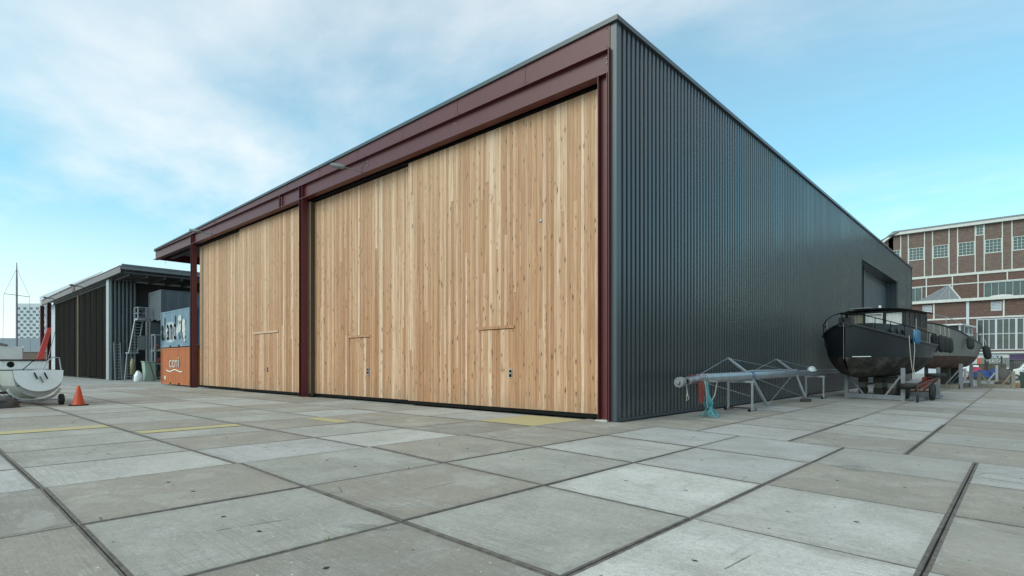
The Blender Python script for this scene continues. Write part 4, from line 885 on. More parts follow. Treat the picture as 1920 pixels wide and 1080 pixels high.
# ================================================================ MAST ON TRESTLES
ma = thing('sailing_mast', 'long grey aluminium mast with spreaders lying on trestles along the dark wall', 'mast', (.9, 10, 1.05))
m = MB(); rows = []
for y, rr in ((2.75, .10), (2.9, .125), (12, .12), (17.5, .10), (19.3, .085)): rows.append([Vector((.9+rr*.75*math.cos(2*math.pi*k/14), y, 1.07+(y-2.75)*.004+rr*1.12*math.sin(2*math.pi*k/14))) for k in range(14)])
m.grid(rows, True); m.add(rows[0], [tuple(range(14))]); m.add(rows[-1], [tuple(range(14))]); m.build('mast_tube', M['alu'], ma)
m = MB(); m.tube([(.78, 2.2, 1.0), (.78, 7.5, 1.26), (.80, 12.5, 1.25)], .028, 6); m.build('halyard_tube', M['galv'], ma)
m = MB(); m.lathe((.86, 1.72, 1.0), [(0, -.08), (.05, -.07), (.05, 0), (.135, .0), (.145, .03), (.145, .06), (.11, .065), (.11, .13), (.145, .135), (.145, .17), (.135, .2), (0, .2)], 20, 'y', False); m.build('masthead_sheave', M['grey_steel'], ma)
m = MB(); m.lathe((.86, 1.72, 1.0), [(.112, .07), (.118, .075), (.118, .12), (.112, .125)], 16, 'y'); m.build('sheave_groove', M['black'], ma)
m = MB(); m.tube([(.9, 2.15, 1.03), (.9, 2.78, 1.06)], .115, 12); m.build('mast_foot', M['alu'], ma)
m = MB(); m.tube([(.9, 1.92, 1.01), (.9, 2.15, 1.03)], .05, 8); m.build('heel_pin', M['black'], ma)
for y in (2.3, 2.42, 2.7, 2.85, 3.05, 3.2): m = MB(); m.lathe((.9, y, 1.06), [(.137, -.012), (.145, 0), (.137, .012)], 12, 'y'); m.build('lashing', M['redcloth'], ma)
sp_ = [((.9, 6.9, 1.10), (.52, 5.95, 1.68), (1.18, 7.75, .06)), ((.9, 11.9, 1.12), (.55, 10.7, 1.67), (1.18, 12.25, .14))]
for r0, tu, tl in sp_:
    for tip in (tu, tl): m = MB(); m.tube([Vector(r0), Vector(r0).lerp(Vector(tip), .5), Vector(tip)], [.068, .064, .05], 10); m.build('spreader', M['alu'], ma)
m = MB(); m.lathe((.9, 7.05, 1.08), [(.15, -.05), (.158, -.03), (.158, .03), (.15, .05)], 12, 'y'); m.build('lashing', M['rope_blue'], ma)
wires = [((.9, 3.0, 1.2), sp_[0][1]), (sp_[0][1], (.85, 11.8, 1.2)), ((.85, 7.2, 1.22), sp_[1][1]), (sp_[1][1], (.88, 16, 1.2)), ((.95, 2.9, 1.0), (1.15, 6.2, .45)), (sp_[0][2], (.95, 11.4, 1.05)), ((1.0, 7.2, 1.0), sp_[1][2]), ((.85, 2.85, 1.2), (.82, 12.0, 1.26))]
for a, c_ in wires: m = MB(); m.tube([a, c_], .009, 5); m.build('stay_wire', M['galv'], ma)
lm = lump('sail_bundle', (.9, 14.3, 1.17), .17, .45, .22, M['white'], 9, 12, 5, .12); tag(lm, 'small white wrapped bundle lying on top of the mast', 'bundle')
rg = MB(); rg.prism([(1.02, 2.55, .98), (1.0, 2.95, .98), (1.03, 2.90, .42), (1.04, 2.62, .40)], (.03, 0, 0)); rg.tube([(1.03, 2.6, .95), (1.05, 2.7, .4)], .05, 6); rg.tube([(1.03, 2.85, .95), (1.05, 2.8, .42)], .05, 6)
tag(rg.build('red_flag_cloth', M['redcloth']), 'dark red cloth hanging from the mast foot', 'cloth')
random.seed(4); ro = MB()
for k in range(20):
    a = random.uniform(-.12, .12); b_ = random.uniform(-.16, .16); c_ = random.uniform(0, 6.28)
    ro.tube([(1.06+a*.2, 3.05+b_*.2, .98), (1.06+a*.3, 3.1+b_*.4, .62), (1.06+a, 3.15+b_, .38), (1.1+.16*math.cos(c_), 3.2+.22*math.sin(c_), .12), (1.1+.26*math.cos(c_+.4), 3.2+.34*math.sin(c_+.4), -.005)], .012, 5)
tag(ro.build('rope_coil', M['rope_teal']), 'teal rope coil hanging from the mast foot to the slabs', 'rope')
for k, (off_, bot_) in enumerate(((0, .25), (.25, .5))):
    ro = MB(); ro.tube([(1.05, 2.95+off_, 1.02), (1.08, 2.98+off_, .7), (1.08, 3.05+off_, bot_)] if k == 0 else [(1.03, 3.35, 1.0), (1.07, 3.75, .98), (1.07, 3.6, .6), (1.08, 3.25, .36), (1.08, 3.2, .2)], .018, 6)
    tag(ro.build('mooring_line', M['rope']), ['white rope hanging straight down by the teal coil', 'white rope hanging in a loop by the teal coil'][k], 'rope')
ro = MB(); ro.tube([(.95, 2.0, .95), (1.0, 1.95, .7), (1.0, 2.05, .55), (1.0, 1.9, .5), (1.0, 1.93, .68)], .012, 5); tag(ro.build('rope_end', M['rope']), 'thin white rope end dangling from the mast head sheave', 'rope')
def trestle(y, x0, x1, ht, label):
    t_ = thing('trestle', label, 'trestle', ((x0+x1)/2, y, 0), 'trestles under the mast')
    for x in (x0, x1):
        m = MB(); m.box(x-.028, x+.028, y-.028, y+.028, gz(x)+.06, ht); m.build('leg', M['galv'], t_)
        m = MB(); m.box(x-.03, x+.03, y-.28, y+.28, gz(x)+.02, gz(x)+.075); m.build('foot', M['galv'], t_)
        for dy in (-.26, .26): m = MB(); m.box(x-.035, x+.035, y+dy-.03, y+dy+.03, gz(x)-.0, gz(x)+.08); m.build('foot_pad', M['black'], t_)
    m = MB(); m.box(x0+.03, x1-.03, y-.02, y+.02, gz(x0)+.05, gz(x0)+.09); m.build('tie_bar', M['rust'], t_)
    m = MB(); m.box(x0-.05, x1+.05, y-.035, y+.035, ht, ht+.07); m.build('top_bar', M['galv'], t_)
trestle(6.2, .45, 1.22, .88, 'steel trestle under the near end of the mast'); trestle(15.0, .5, 1.2, .90, 'steel trestle under the far end of the mast')
m = MB(); m.box(1.05, 1.35, 12.0, 12.5, gz(1.2), .09); tag(m.build('spreader_block', M['timber_dark']), 'small dark wooden block under the farther spreader tip', 'block')

# ================================================================ BRICK BUILDINGS
GB = -.38
# ---- lower front building
lo_ = thing('brick_workshop', 'low red brick workshop with white cornice and big grey framed windows', 'building', (8, 100, GB))
LX0, LX1, YL = -14.0, 34.0, 95.0
WIN = [(2.48, 13.4), (18.6, 29.4)]
def wallpatch(par, mat, y, x0, x1, z0, z1, holes, th=.35, nm='wall'):
    """wall with rectangular openings, cut into butted rectangles"""
    m = MB(); xs_ = sorted({x0, x1} | {h[0] for h in holes} | {h[1] for h in holes})
    for a, c_ in zip(xs_, xs_[1:]):
        hs = sorted([(h[2], h[3]) for h in holes if h[0] <= a+1e-6 and h[1] >= c_-1e-6]); z = z0
        for h0, h1 in hs:
            if h0 > z+.001: m.box(a, c_, y, y+th, z, h0)
            z = h1
        if z < z1-.001: m.box(a, c_, y, y+th, z, z1)
    bm = m.mesh(nm, mat, ORG[par.name]); o = link(nm, bm, par, ORG[par.name]); return o
LOUV = [(-3.98, -2.84, 9.2, 10.5), (4.10, 5.27, 9.2, 10.5), (12.2, 13.4, 9.2, 10.5), (20.3, 21.5, 9.2, 10.5)]
holes = [(a, c_, 3.5, 8.05) for a, c_ in WIN] + LOUV
wallpatch(lo_, M['brick_red'], YL, LX0, LX1, 3.25, 10.80, holes)
m = MB(); m.box(LX0-.3, LX1, YL-.55, YL+.5, 10.80, 11.22); m.build('cornice', M['trim_white'], lo_)
m = MB(); m.box(LX0, LX1, YL+.36, YL+14.5, 10.7, 11.0); m.build('roof', M['roof_sheet'], lo_)
m = MB(); m.box(LX0, LX1, YL-.06, YL-.002, 8.17, 8.40); m.build('string_course', M['trim_white'], lo_)
for x in (-10.6, -2.58, 5.5, 13.6, 21.7, 29.7):
    m = MB(); m.box(x-.09, x+.09, YL-.05, YL-.003, 8.41, 10.79); m.build('wall_strip', M['trim_white'], lo_)
for x in (-8.2, 1.47, 17.6, 33.5):
    m = MB(); m.box(x-.17, x+.17, YL-.12, YL-.004, GB, 10.79); m.build('pilaster', M['lilac'], lo_)
for h in LOUV:
    m = MB(); a, c_, z0, z1 = h; m.box(a, a+.08, YL-.02, YL+.2, z0, z1).box(c_-.08, c_, YL-.02, YL+.2, z0, z1).box(a+.08, c_-.08, YL-.02, YL+.2, z0, z0+.08).box(a+.08, c_-.08, YL-.02, YL+.2, z1-.08, z1)
    o = link('vent_window', m.mesh('vent_window', M['lilac'], ORG[lo_.name]), lo_, ORG[lo_.name])
    for k in range(5): z = z0+.12+k*.22; m = MB(); m.prism([(a+.09, YL+.04, z), (a+.09, YL+.16, z+.2), (a+.09, YL+.17, z+.2), (a+.09, YL+.05, z-.01)], (c_-a-.18, 0, 0)); m.build('slat', M['lilac'], o)
for x0, x1 in WIN:
    n = 5 if x1-x0 > 9 else 3; gw = (x1-x0)/n
    for k in range(n):
        a = x0+k*gw; c_ = a+gw
        m = MB(); m.box(a, a+.13, YL-.04, YL+.18, 3.5, 8.05).box(c_-.13, c_-.002, YL-.04, YL+.18, 3.5, 8.05).box(a+.13, c_-.13, YL-.04, YL+.18, 7.93, 8.05).box(a+.13, c_-.13, YL-.04, YL+.18, 3.5, 3.62)
        o = link('window', m.mesh('window', M['lilac'], ORG[lo_.name]), lo_, ORG[lo_.name])
        cw = (gw-.26)/3
        for q in (1, 2): xx = a+.13+q*cw; m = MB(); m.box(xx-.045, xx+.045, YL-.02, YL+.14, 3.62, 7.93); m.build('mullion', M['lilac'], o)
        m = MB(); m.box(a+.13, c_-.13, YL+.0, YL+.10, 5.80, 5.90); m.build('transom', M['lilac'], o)
        for q in range(3):
            for z0, z1 in ((3.62, 5.80), (5.90, 7.93)): m = MB(); m.box(a+.14+q*cw+.03, a+.12+(q+1)*cw-.03, YL+.14, YL+.16, z0, z1); m.build('pane', M['glass'], o)
m = MB(); m.box(LX0, LX1, YL-.35, YL-.01, 3.02, 3.24); m.build('sill_band', M['trim_white'], lo_)
wallpatch(lo_, M['lilac'], YL+.05, LX0, 5.3, GB, 3.0, [], .3, 'ground_floor_wall')
wallpatch(lo_, M['trim_white'], YL+.05, 5.3, LX1, GB, 3.0, [(6.1, 10.0, GB, 2.85), (11, 16, GB, 2.85)], .3, 'ground_floor_wall')
m = MB(); m.box(6.1, 10, YL+.25, YL+.3, GB, 2.0).box(11, 16, YL+.25, YL+.3, GB, 2.0); m.each('shop_window', M['glass'], lo_)
m = MB(); m.box(6.1, 10.0, YL-.0, YL+.2, 2.02, 2.84); m.build('banner', M['purple'], lo_)
text_mesh('17', .85, M['black'], (4.55, YL+.035, 2.05), (1, 0, 0), (0, 0, 1), lo_, name='house_number')
# roof light pyramid and dome
m = MB(); m.add([(-5.2, 96.5, 11.01), (.75, 96.5, 11.01), (.75, 102.5, 11.01), (-5.2, 102.5, 11.01), (-1.1, 99.5, 13.9)], [(0, 1, 4), (1, 2, 4), (2, 3, 4), (3, 0, 4)]); pyr = m.build('roof_light', M['old_grey'], lo_)
ap = Vector((-1.1, 99.5, 13.93))
for c_ in ((-5.2, 96.5, 11.04), (.75, 96.5, 11.04)): m = MB(); m.bar(c_, ap, .16, .10); m.build('ridge_bar', M['trim_white'] if c_[0] > 0 else M['galv'], pyr)
for f in (.25, .5, .75): x = -5.2+5.95*f; m = MB(); m.bar((x, 96.45, 11.04), Vector((x, 96.45, 11.04)).lerp(ap, .98 if f == .5 else .75), .06, .06); m.build('glazing_bar', M['galv'], pyr)
m = MB(); m.lathe((5.2, 99, 11.0), [(2.2, 0), (2.0, .35), (1.2, .75), (0, .9)], 20); m.build('roof_dome', M['trim_white'], lo_)
# ---- tall building behind
hi_ = thing('brick_hall', 'tall brown brick hall with white roof edge and strips', 'building', (8, 118, GB))
YH = 112.0; HX0, HX1 = -12.45, 38.0
def rl(x): return 24.3 + (x+11.7)*.93 if x < -10.24 else 25.80
ups = [-9.1, -7.96, -5.56, -4.4, -2.07, -.89, 1.48, 2.66, 4.98, 6.18, 8.55, 9.7, 12.05, 13.2, 15.6, 16.8, 19.2, 20.4, 22.8, 24.0, 26.4, 27.6]
wins = [(-11.0, -9.2, 20.25, 22.5), (-7.88, -5.65, 20.25, 22.5), (-4.3, -2.16, 20.25, 22.5), (-.80, 1.39, 20.2, 22.5), (2.75, 4.9, 20.2, 22.5), (6.27, 8.46, 20.2, 22.5), (9.8, 11.95, 20.2, 22.5), (13.3, 15.5, 20.2, 22.5), (16.9, 19.1, 20.2, 22.5), (20.5, 22.7, 20.2, 22.5), (1.57, 2.57, 23.4, 25.1), (24.1, 26.3, 20.2, 22.5)]
low_w = [(-8.9, -5.9, 12.6, 15.25), (2.6, 13.6, 12.6, 15.25), (17.0, 28, 12.6, 15.25)]
wallpatch(hi_, M['brick'], YH, -10.24, HX1, 17.2, 25.2, wins)
m = MB(); m.prism([(HX0, YH, 17.2), (-10.25, YH, 17.2), (-10.25, YH, 25.2), (HX0, YH, 23.42)], (0, .35, 0)); m.build('wall', M['brick'], hi_)
wallpatch(hi_, M['brick_red'], YH+.02, HX0, HX1, GB, 16.8, low_w, .35)
m = MB(); m.box(HX0, HX1, YH-.12, YH+.3, 16.8, 17.2); m.build('string_course', M['trim_white'], hi_)
m = MB(); m.box(HX0, HX1, YH-.06, YH+.018, 15.28, 15.46); m.build('string_course', M['trim_white'], hi_)
m = MB(); m.prism([(-12.6, YH-.7, 23.3), (-10.24, YH-.7, 25.2), (HX1, YH-.7, 25.2), (HX1, YH-.7, 25.62), (-10.3, YH-.7, 25.62), (-12.7, YH-.7, 23.7)], (0, 1.2, 0)); m.build('roof_edge', M['trim_white'], hi_)
m = MB(); m.prism([(-12.5, YH-.5, 23.75), (-10.3, YH-.5, 25.64), (HX1, YH-.5, 25.64), (HX1, YH-.5, 26.0), (-10.2, YH-.5, 26.0), (-12.4, YH-.5, 24.2)], (0, 20, 0)); m.build('roof', M['old_grey'], hi_)
m = MB(); m.box(HX0, HX0+.35, YH+.36, YH+20, GB, 23.4); m.build('side_wall', M['brick'], hi_)
for x in ups: m = MB(); m.box(x-.075, x+.075, YH-.07, YH-.003, 17.21, 25.19); m.build('wall_strip', M['trim_white'], hi_)
for x in (-5.29, -1.6, 1.86, 5.6, 9.3, 13.9, 16.7): m = MB(); m.box(x-.085, x+.085, YH-.06, YH+.017, 15.47, 16.79); m.build('wall_strip', M['trim_white'], hi_)
for x in (-5.29, -1.6, 1.86): m = MB(); m.box(x-.085, x+.085, YH-.06, YH+.017, 11.0, 15.27); m.build('wall_strip', M['trim_white'], hi_)
def gridwin(a, c_, z0, z1, nx, nz, par, fm, y=YH):
    m = MB(); t_ = .09
    m.box(a, a+t_, y-.05, y+.2, z0, z1).box(c_-t_, c_, y-.05, y+.2, z0, z1).box(a+t_, c_-t_, y-.05, y+.2, z1-t_, z1).box(a+t_, c_-t_, y-.05, y+.2, z0, z0+t_*1.6)
    o = link('window', m.mesh('window', fm, ORG[par.name]), par, ORG[par.name])
    pw = (c_-a-2*t_)/nx; ph = (z1-z0-2.6*t_)/nz
    for i in range(1, nx): xx = a+t_+i*pw; m = MB(); m.box(xx-.025, xx+.025, y+.02, y+.12, z0+t_*1.6, z1-t_); m.build('glazing_bar', fm, o)
    for j in range(1, nz): zz_ = z0+1.6*t_+j*ph; m = MB(); m.box(a+t_, c_-t_, y+.04, y+.10, zz_-.025, zz_+.025); m.build('glazing_bar', fm, o)
    m = MB(); m.box(a+t_, c_-t_, y+.14, y+.16, z0+t_*1.6, z1-t_); m.build('pane', M['glass'], o)
for a, c_, z0, z1 in wins: gridwin(a, c_, z0, z1, 2 if c_-a < 1.5 else 4, 3 if c_-a < 1.5 else 4, hi_, M['trim_white'])
for a, c_, z0, z1 in low_w: gridwin(a, c_, z0, z1, int((c_-a)/.9), 1, hi_, M['lilac'], YH+.02)

# ---- long hall on the far side of the yard, mirrored in the dark wall
op = thing('dockside_hall', 'long dark brick hall across the yard, mirrored in the corrugated wall', 'building', (52, 170, GB))
wallo = [(y, y+4.5) for y in range(60, 280, 9)]
m = MB(); m.box(45.4, 66, 52, 290, GB, 13.0); m.build('wall', M['brick'], op)
m = MB(); m.box(44.9, 66.5, 51.5, 290.5, 13.01, 13.5); m.build('roof', M['roof_sheet'], op)
m = MB(); m.box(45.0, 45.39, 52, 290, GB, 1.2); m.build('plinth', M['lilac'], op)
for a, c_ in wallo:
    for z0, z1 in ((3.0, 6.0), (8.0, 11.0)):
        m = MB(); m.box(45.2, 45.39, a, c_, z0, z1); o = m.build('window', M['glass'], op)
        m = MB(); m.box(45.15, 45.199, (a+c_)/2-.08, (a+c_)/2+.08, z0, z1); m.build('mullion', M['whitepaint'], o)

# ================================================================ YARD CLUTTER ON THE RIGHT
def gzz(x): return gz(x)
def ucradle(name, label, x0, x1, y, h0, h1, mat, wd_=.18):
    c_ = thing(name, label, 'cradle', ((x0+x1)/2, y, gz((x0+x1)/2)))
    for x, hh in ((x0, h0), (x1, h1)): m = MB(); m.box(x-wd_/2, x+wd_/2, y-wd_/2, y+wd_/2, gz(x), hh); m.build('post', mat, c_)
    m = MB(); m.bar((x0+wd_/2+.002, y, gz(x0)+.13), (x1-wd_/2-.002, y, gz(x1)+.13), wd_*.9, .24); m.build('sill_beam', mat, c_)
    m = MB(); m.bar((x0+.1, y, h0*.8), (x0+.55, y, gz(x0)+.25), .08, .11); m.build('brace', mat, c_)
    m = MB(); m.bar((x1-.1, y, min(h1, 1.0)*.8), (x1-.55, y, gz(x1)+.25), .08, .11); m.build('brace', mat, c_)
ucradle('timber_cradle', 'empty weathered timber cradle standing on the slabs at the right', 5.35, 7.15, 38.8, .95, .98, M['timber'], .2)
m = MB(); m.box(7.02, 7.14, 38.96, 39.06, gz(7), 1.48); tag(m.build('timber_pole', M['timber_dark']), 'dark upright timber pole behind the empty timber cradle', 'pole')
ucradle('steel_cradle', 'empty pale grey steel cradle behind the timber cradle', 4.15, 6.1, 46, 1.12, 1.38, M['galv'], .16)
m = MB(); m.box(4.0, 6.8, 48.3, 48.7, -.16, .16); tag(m.build('stacked_beam', M['timber']), 'long timber beam lying behind the steel cradle', 'beam')
m = MB(); m.box(3.8, 6.6, 48.35, 48.65, .165, .36); tag(m.build('stacked_beam', M['timber_dark']), 'dark timber beam lying on top of the long beam', 'beam')
for i, (x, y, zt) in enumerate(((5.05, 55, 1.9), (5.2, 55.2, 1.7), (6.15, 56, 2.2))):
    m = MB(); m.box(x-.07, x+.07, y-.07, y+.07, gz(x), zt); tag(m.build('mooring_post', M['timber_dark']), ['dark post behind the steel cradle, left of the pair', 'shorter dark post behind the steel cradle, right of the pair', 'tall dark post in front of the white van'][i], 'post')
tag(lump('tarpaulin_heap', (4.9, 52.5, -.14), .75, .6, 1.05, M['bluecloth'], 31), 'blue tarpaulin heap behind the steel cradle', 'tarpaulin')
tag(lump('cloth_heap', (4.5, 53.5, -.14), .7, .5, 1.28, M['pinkcloth'], 32), 'pink red cloth heap behind the blue tarpaulin', 'cloth')
tag(lump('cloth_heap', (5.7, 52.8, -.14), .55, .5, 1.15, M['bluecloth'], 36), 'dark blue bundle beside the blue tarpaulin heap', 'cloth')
tag(lump('tarpaulin_heap', (6.45, 51, -.17), .55, .6, 1.3, M['tarp'], 33), 'dark grey tarpaulin heap near the white van', 'tarpaulin')
tag(lump('scrap_heap', (6.5, 42.5, -.17), .5, .6, .42, M['scrap'], 34), 'low dark scrap heap inside the timber cradle', 'scrap')
m = MB(); m.box(7.15, 7.5, 40, 40.4, gz(7), .16); tag(m.build('wooden_crate', M['larch']), 'small brown wooden crate right of the timber cradle', 'crate')
bn = thing('wheelie_bin', 'dark green bin with pale lid at the right edge', 'bin', (7.72, 40.5, -.2))
m = MB(); m.prism([(7.5, 40.2, -.2), (8.15, 40.2, -.2), (8.2, 40.2, .92), (7.45, 40.2, .92)], (0, .7, 0)); m.build('body', paint('bin_green', (.018, .045, .032), .5), bn)
m = MB(); m.prism([(7.42, 40.15, .925), (8.25, 40.15, .925), (8.2, 40.15, 1.0), (7.48, 40.15, 1.02)], (0, .8, 0)); m.build('lid', M['lilac'], bn)
# fence panels
def fence(x0, x1, y, label):
    f = thing('mesh_fence', label, 'fence', ((x0+x1)/2, y, gz(x0)))
    n = max(1, round((x1-x0)/2.5)); s_ = (x1-x0)/n
    for k in range(n+1): x = x0+k*s_; m = MB(); m.box(x-.03, x+.03, y-.03, y+.03, gz(x), 2.0); m.build('post', M['lamp_body'], f)
    for k in range(n):
        m = MB()
        for q in range(1, 17): x = x0+k*s_+q*s_/17; m.bar((x, y, -.1), (x, y, 1.95), .012)
        for z in (.0, .4, .8, 1.2, 1.6, 1.95): m.bar((x0+k*s_+.03, y-.012, z), (x0+(k+1)*s_-.03, y-.012, z), .014)
        tag(m.build('mesh_panel', M['lamp_body'], f), kind='stuff')
fence(3.6, 13.6, 61, 'grey wire mesh fence across the yard in front of the vehicles')
# cars
def vehicle(name, label, cat, x, y, ang, prof, wid_, glassprof, zwheel, ub, col_, sideglass):
    v = thing(name, label, cat, (x, y, GB if y > 60 else gz(x))); z0 = (GB if y > 60 else gz(x)); z0 = gz(x)
    sa, ca = math.sin(ang), math.cos(ang); T = lambda u, w_, z: Vector((x+u*ca-w_*sa, y+u*sa+w_*ca, z0+z))
    m = MB(); n = len(prof)
    ins = lambda z: 0 if z < ub else (z-ub)*.16
    L_ = [T(u, -wid_/2+ins(z), z) for u, z in prof]; R_ = [T(u, wid_/2-ins(z), z) for u, z in prof]
    m.add(L_+R_, [tuple(range(n)), tuple(range(n, 2*n))[::-1]] + [(i, (i+1) % n, (i+1) % n+n, i+n) for i in range(n)]); bevel(m.build('body', col_, v), .05, 2)
    for gp in sideglass:
        for sgn in (-1, 1):
            m = MB(); m.add([T(u, sgn*(wid_/2-ins(z)+.006), z) for u, z in gp], [tuple(range(len(gp)))]); m.build('side_window', M['glass'], v)
    (u0, z0_), (u1, z1_) = glassprof; nrm = Vector((-(z1_-z0_), 0, (u1-u0))).normalized()
    m = MB(); e = .012; dx, dz = (z1_-z0_), -(u1-u0); l = math.hypot(dx, dz); dx, dz = dx/l*e, dz/l*e
    if dx*(u0) < 0: dx, dz = -dx, -dz
    m.add([T(u0+dx, -wid_/2+ins(z0_)+.1, z0_+dz), T(u0+dx, wid_/2-ins(z0_)-.1, z0_+dz), T(u1+dx, wid_/2-ins(z1_)-.1, z1_+dz), T(u1+dx, -wid_/2+ins(z1_)+.1, z1_+dz)], [(0, 1, 2, 3)]); m.build('windscreen', M['glass'], v)
    for u in zwheel:
        for sgn in (-1, 1):
            c_ = T(u, sgn*(wid_/2-.08), .32); m = MB(); d = T(0, 1, 0)-T(0, 0, 0); d = d.normalized()
            m.tube([c_-d*.1, c_-d*.09, c_+d*.09, c_+d*.1], [.26, .32, .32, .26], 18); w_ = m.build('wheel', M['tyre'], v)
            m = MB(); m.tube([c_-d*.105, c_+d*.105], .18, 14); m.build('rim', M['galv'], w_)
    fu = max(u for u, z in prof); 
    for sgn in (-1, 1): m = MB(); q = T(fu-.04, sgn*(wid_/2-.25), .72); d = (T(1, 0, 0)-T(0, 0, 0)).normalized(); m.tube([q-d*.05, q+d*.06], .11, 10); m.build('headlight', M['glass'], v)
    m = MB(); q0, q1 = T(fu+.01, -wid_/2+.15, .42), T(fu+.01, wid_/2-.15, .42); m.bar(q0, q1, .08, .2); m.build('bumper', M['black'], v)
van = [(-2.6, .3), (2.45, .3), (2.5, .75), (2.35, 1.05), (1.75, 1.2), (1.05, 2.25), (.7, 2.45), (-2.5, 2.48), (-2.62, 2.2)]
car = [(-2.1, .28), (2.05, .28), (2.1, .6), (1.95, .82), (1.05, .95), (.4, 1.42), (-1.1, 1.46), (-1.85, 1.0), (-2.1, .9)]
vehicle('white_van', 'white delivery van parked behind the mesh fence at the right', 'van', 9.0, 76, R(184), van, 1.95, ((1.70, 1.28), (1.1, 2.18)), (1.6, -1.6), 1.1, M['white'], [[(.95, 1.25), (1.5, 1.25), (1.0, 2.05), (.6, 2.05)], [(-2.3, 1.3), (.6, 1.3), (.45, 2.05), (-2.3, 2.05)]])
vehicle('parked_car', 'white car parked half hidden in front of the white van', 'car', 8.6, 66, R(160), car, 1.75, ((.98, .99), (.45, 1.38)), (1.3, -1.3), .9, M['white'], [[(-1.6, 1.0), (.85, 1.0), (.35, 1.36), (-1.05, 1.38)]])
vehicle('parked_car', 'white car seen under the grey boat', 'car', 3.6, 58, R(95), car, 1.75, ((.98, .99), (.45, 1.38)), (1.3, -1.3), .9, M['white'], [[(-1.6, 1.0), (.85, 1.0), (.35, 1.36), (-1.05, 1.38)]])
m = MB(); m.box(2.72, 3.42, 32.6, 33.2, -.1, .12).box(2.76, 3.38, 32.65, 33.15, .12, .62); bevel(m.build('red_box', M['red']), .04); tag(bpy.data.objects['red_box'], 'bright red box seen under the stern of the black boat', 'box')
m = MB(); m.box(3.0, 3.5, YL-10, YL-9.9, 1.4, 2.3); tag(m.build('orange_board', M['orange_sign']), 'orange board behind the fence beside the grey boat stern', 'board')
m = MB(); m.box(3.55, 6.3, YL-12, YL-11.9, 1.0, 2.3); o = m.build('grey_hoarding', M['old_grey']); tag(o, 'grey hoarding with white scribble in front of the workshop', 'hoarding')
for k in range(5):
    x_ = 3.9+k*.36; d_ = YL-12.02; m = MB(); m.tube([(x_, d_, 1.98), (x_+.22, d_, 2.08), (x_+.04, d_, 1.86), (x_+.26, d_, 1.80), (x_+.10, d_, 1.70)] if k % 2 else [(x_, d_, 1.70), (x_+.10, d_, 2.08), (x_+.24, d_, 1.90), (x_+.06, d_, 1.84), (x_+.26, d_, 1.68)], .03, 5); m.build('scribble', M['whitepaint'], o)
m = MB(); m.box(3.3, 6.2, 70, 70.4, GB+.1, 1.5); o = m.build('pallet_stack', M['timber_dark']); tag(o, 'dark stacked pallets behind the fence', 'pallets')

# ================================================================ LEFT SIDE: DINGHY, YACHTS, FAR TOWN
fd = frame(-18.05, -9.10, R(-95))                 # u runs away from the viewer
dg_ = thing('sailing_dinghy', 'white open keelboat on a small trolley, stern towards the yard', 'boat', (-18.4, -9.0, 0))
sts = [(0, .72, .62, .30, 1.26, 0), (.15, .84, .72, .22, 1.25, 0), (.4, .92, .78, .20, 1.27, 0), (.65, .78, .55, .28, 1.33, 0), (.85, .45, .25, .36, 1.42, 0), (1.0, .05, .03, .55, 1.5, 0)]
mb_, mt_, dk_, shd = hull(fd, 5.6, sts, .72, 6, 5)
mb_.build('hull_bottom', M['trans_cover'], dg_); mt_.build('topsides', M['trans_cover'], dg_); dk_.build('deck', M['white'], dg_)
m = MB(); n = 20; P_ = []
for k in range(n+1):
    a = math.pi*k/n; P_.append((-math.cos(a)*.69, 1.27-.74*math.sin(a)**.75))
m.prism([fd(-.03-.28*(1.27-z), v, z) for v, z in P_], fd(.03, 0, 0)-fd(0, 0, 0)); m.build('transom', M['white'], dg_)
for v, z in ((-.12, 1.08), (.16, 1.08), (.03, .95)):
    m = MB(); m.bar(fd(-.075-.28*(1.27-z), v-.03, z+.11), fd(-.105-.28*(1.27-z)-.02, v+.05, z-.11), .055, .03); m.build('drain_flap', M['black'] if z > 1 else M['lamp_body'], dg_)
m = MB(); boxf(m, fd, 1.1, 3.4, -.86, .55, 1.28, 1.62); bevel(m.build('coaming', M['white'], dg_), .05, 2)
m = MB(); boxf(m, fd, 1.02, 3.5, -.90, .60, 1.625, 1.655); m.build('coaming_edge', M['black'], dg_)
m = MB(); q = fd(1.08, -.55, 1.47); m.lathe(q, [(0, .03), (.07, .03), (.10, .0), (.11, -.03)], 16, 'x'); m.build('compass', M['black'], dg_)
m = MB(); m.tube([fd(.05, .1, 1.26), fd(.15, .25, 1.55), fd(.2, .45, 1.74), fd(.15, .62, 1.72), fd(.08, .66, 1.26)], .022, 8); m.build('stern_rail', M['galv'], dg_)
m = MB(); m.tube([fd(.1, -.4, 1.3), fd(.6, -.05, 1.58), fd(1.0, .15, 1.66)], .016, 6); m.build('tiller', M['black'], dg_)
m = MB(); m.prism([fd(1.0, .16, 1.66), fd(1.0, .36, 1.66), fd(1.1, .62, 2.80), fd(1.1, .58, 2.86), fd(1.1, .50, 2.82)], fd(.07, 0, 0)-fd(0, 0, 0)); m.build('rudder_blade', M['red'], dg_)
m = MB(); m.tube([fd(1.05, .50, 1.62), fd(1.1, .72, 2.7)], .012, 5); m.build('shroud', M['galv'], dg_)
tl_ = thing('launching_trolley', 'two wheeled launching trolley under the white keelboat', 'trolley', (-18.1, -9.1, 0))
for v in (-.74, .72):
    c_ = fd(.3, v, .20); d = (fd(0, 1, 0)-fd(0, 0, 0)); m = MB(); m.tube([c_-d*.07, c_-d*.055, c_+d*.055, c_+d*.07], [.15, .20, .20, .15], 16); o = m.build('wheel', M['tyre'], tl_)
    m = MB(); m.tube([c_-d*.075, c_+d*.075], .09, 12); m.build('rim', M['lamp_body'], o)
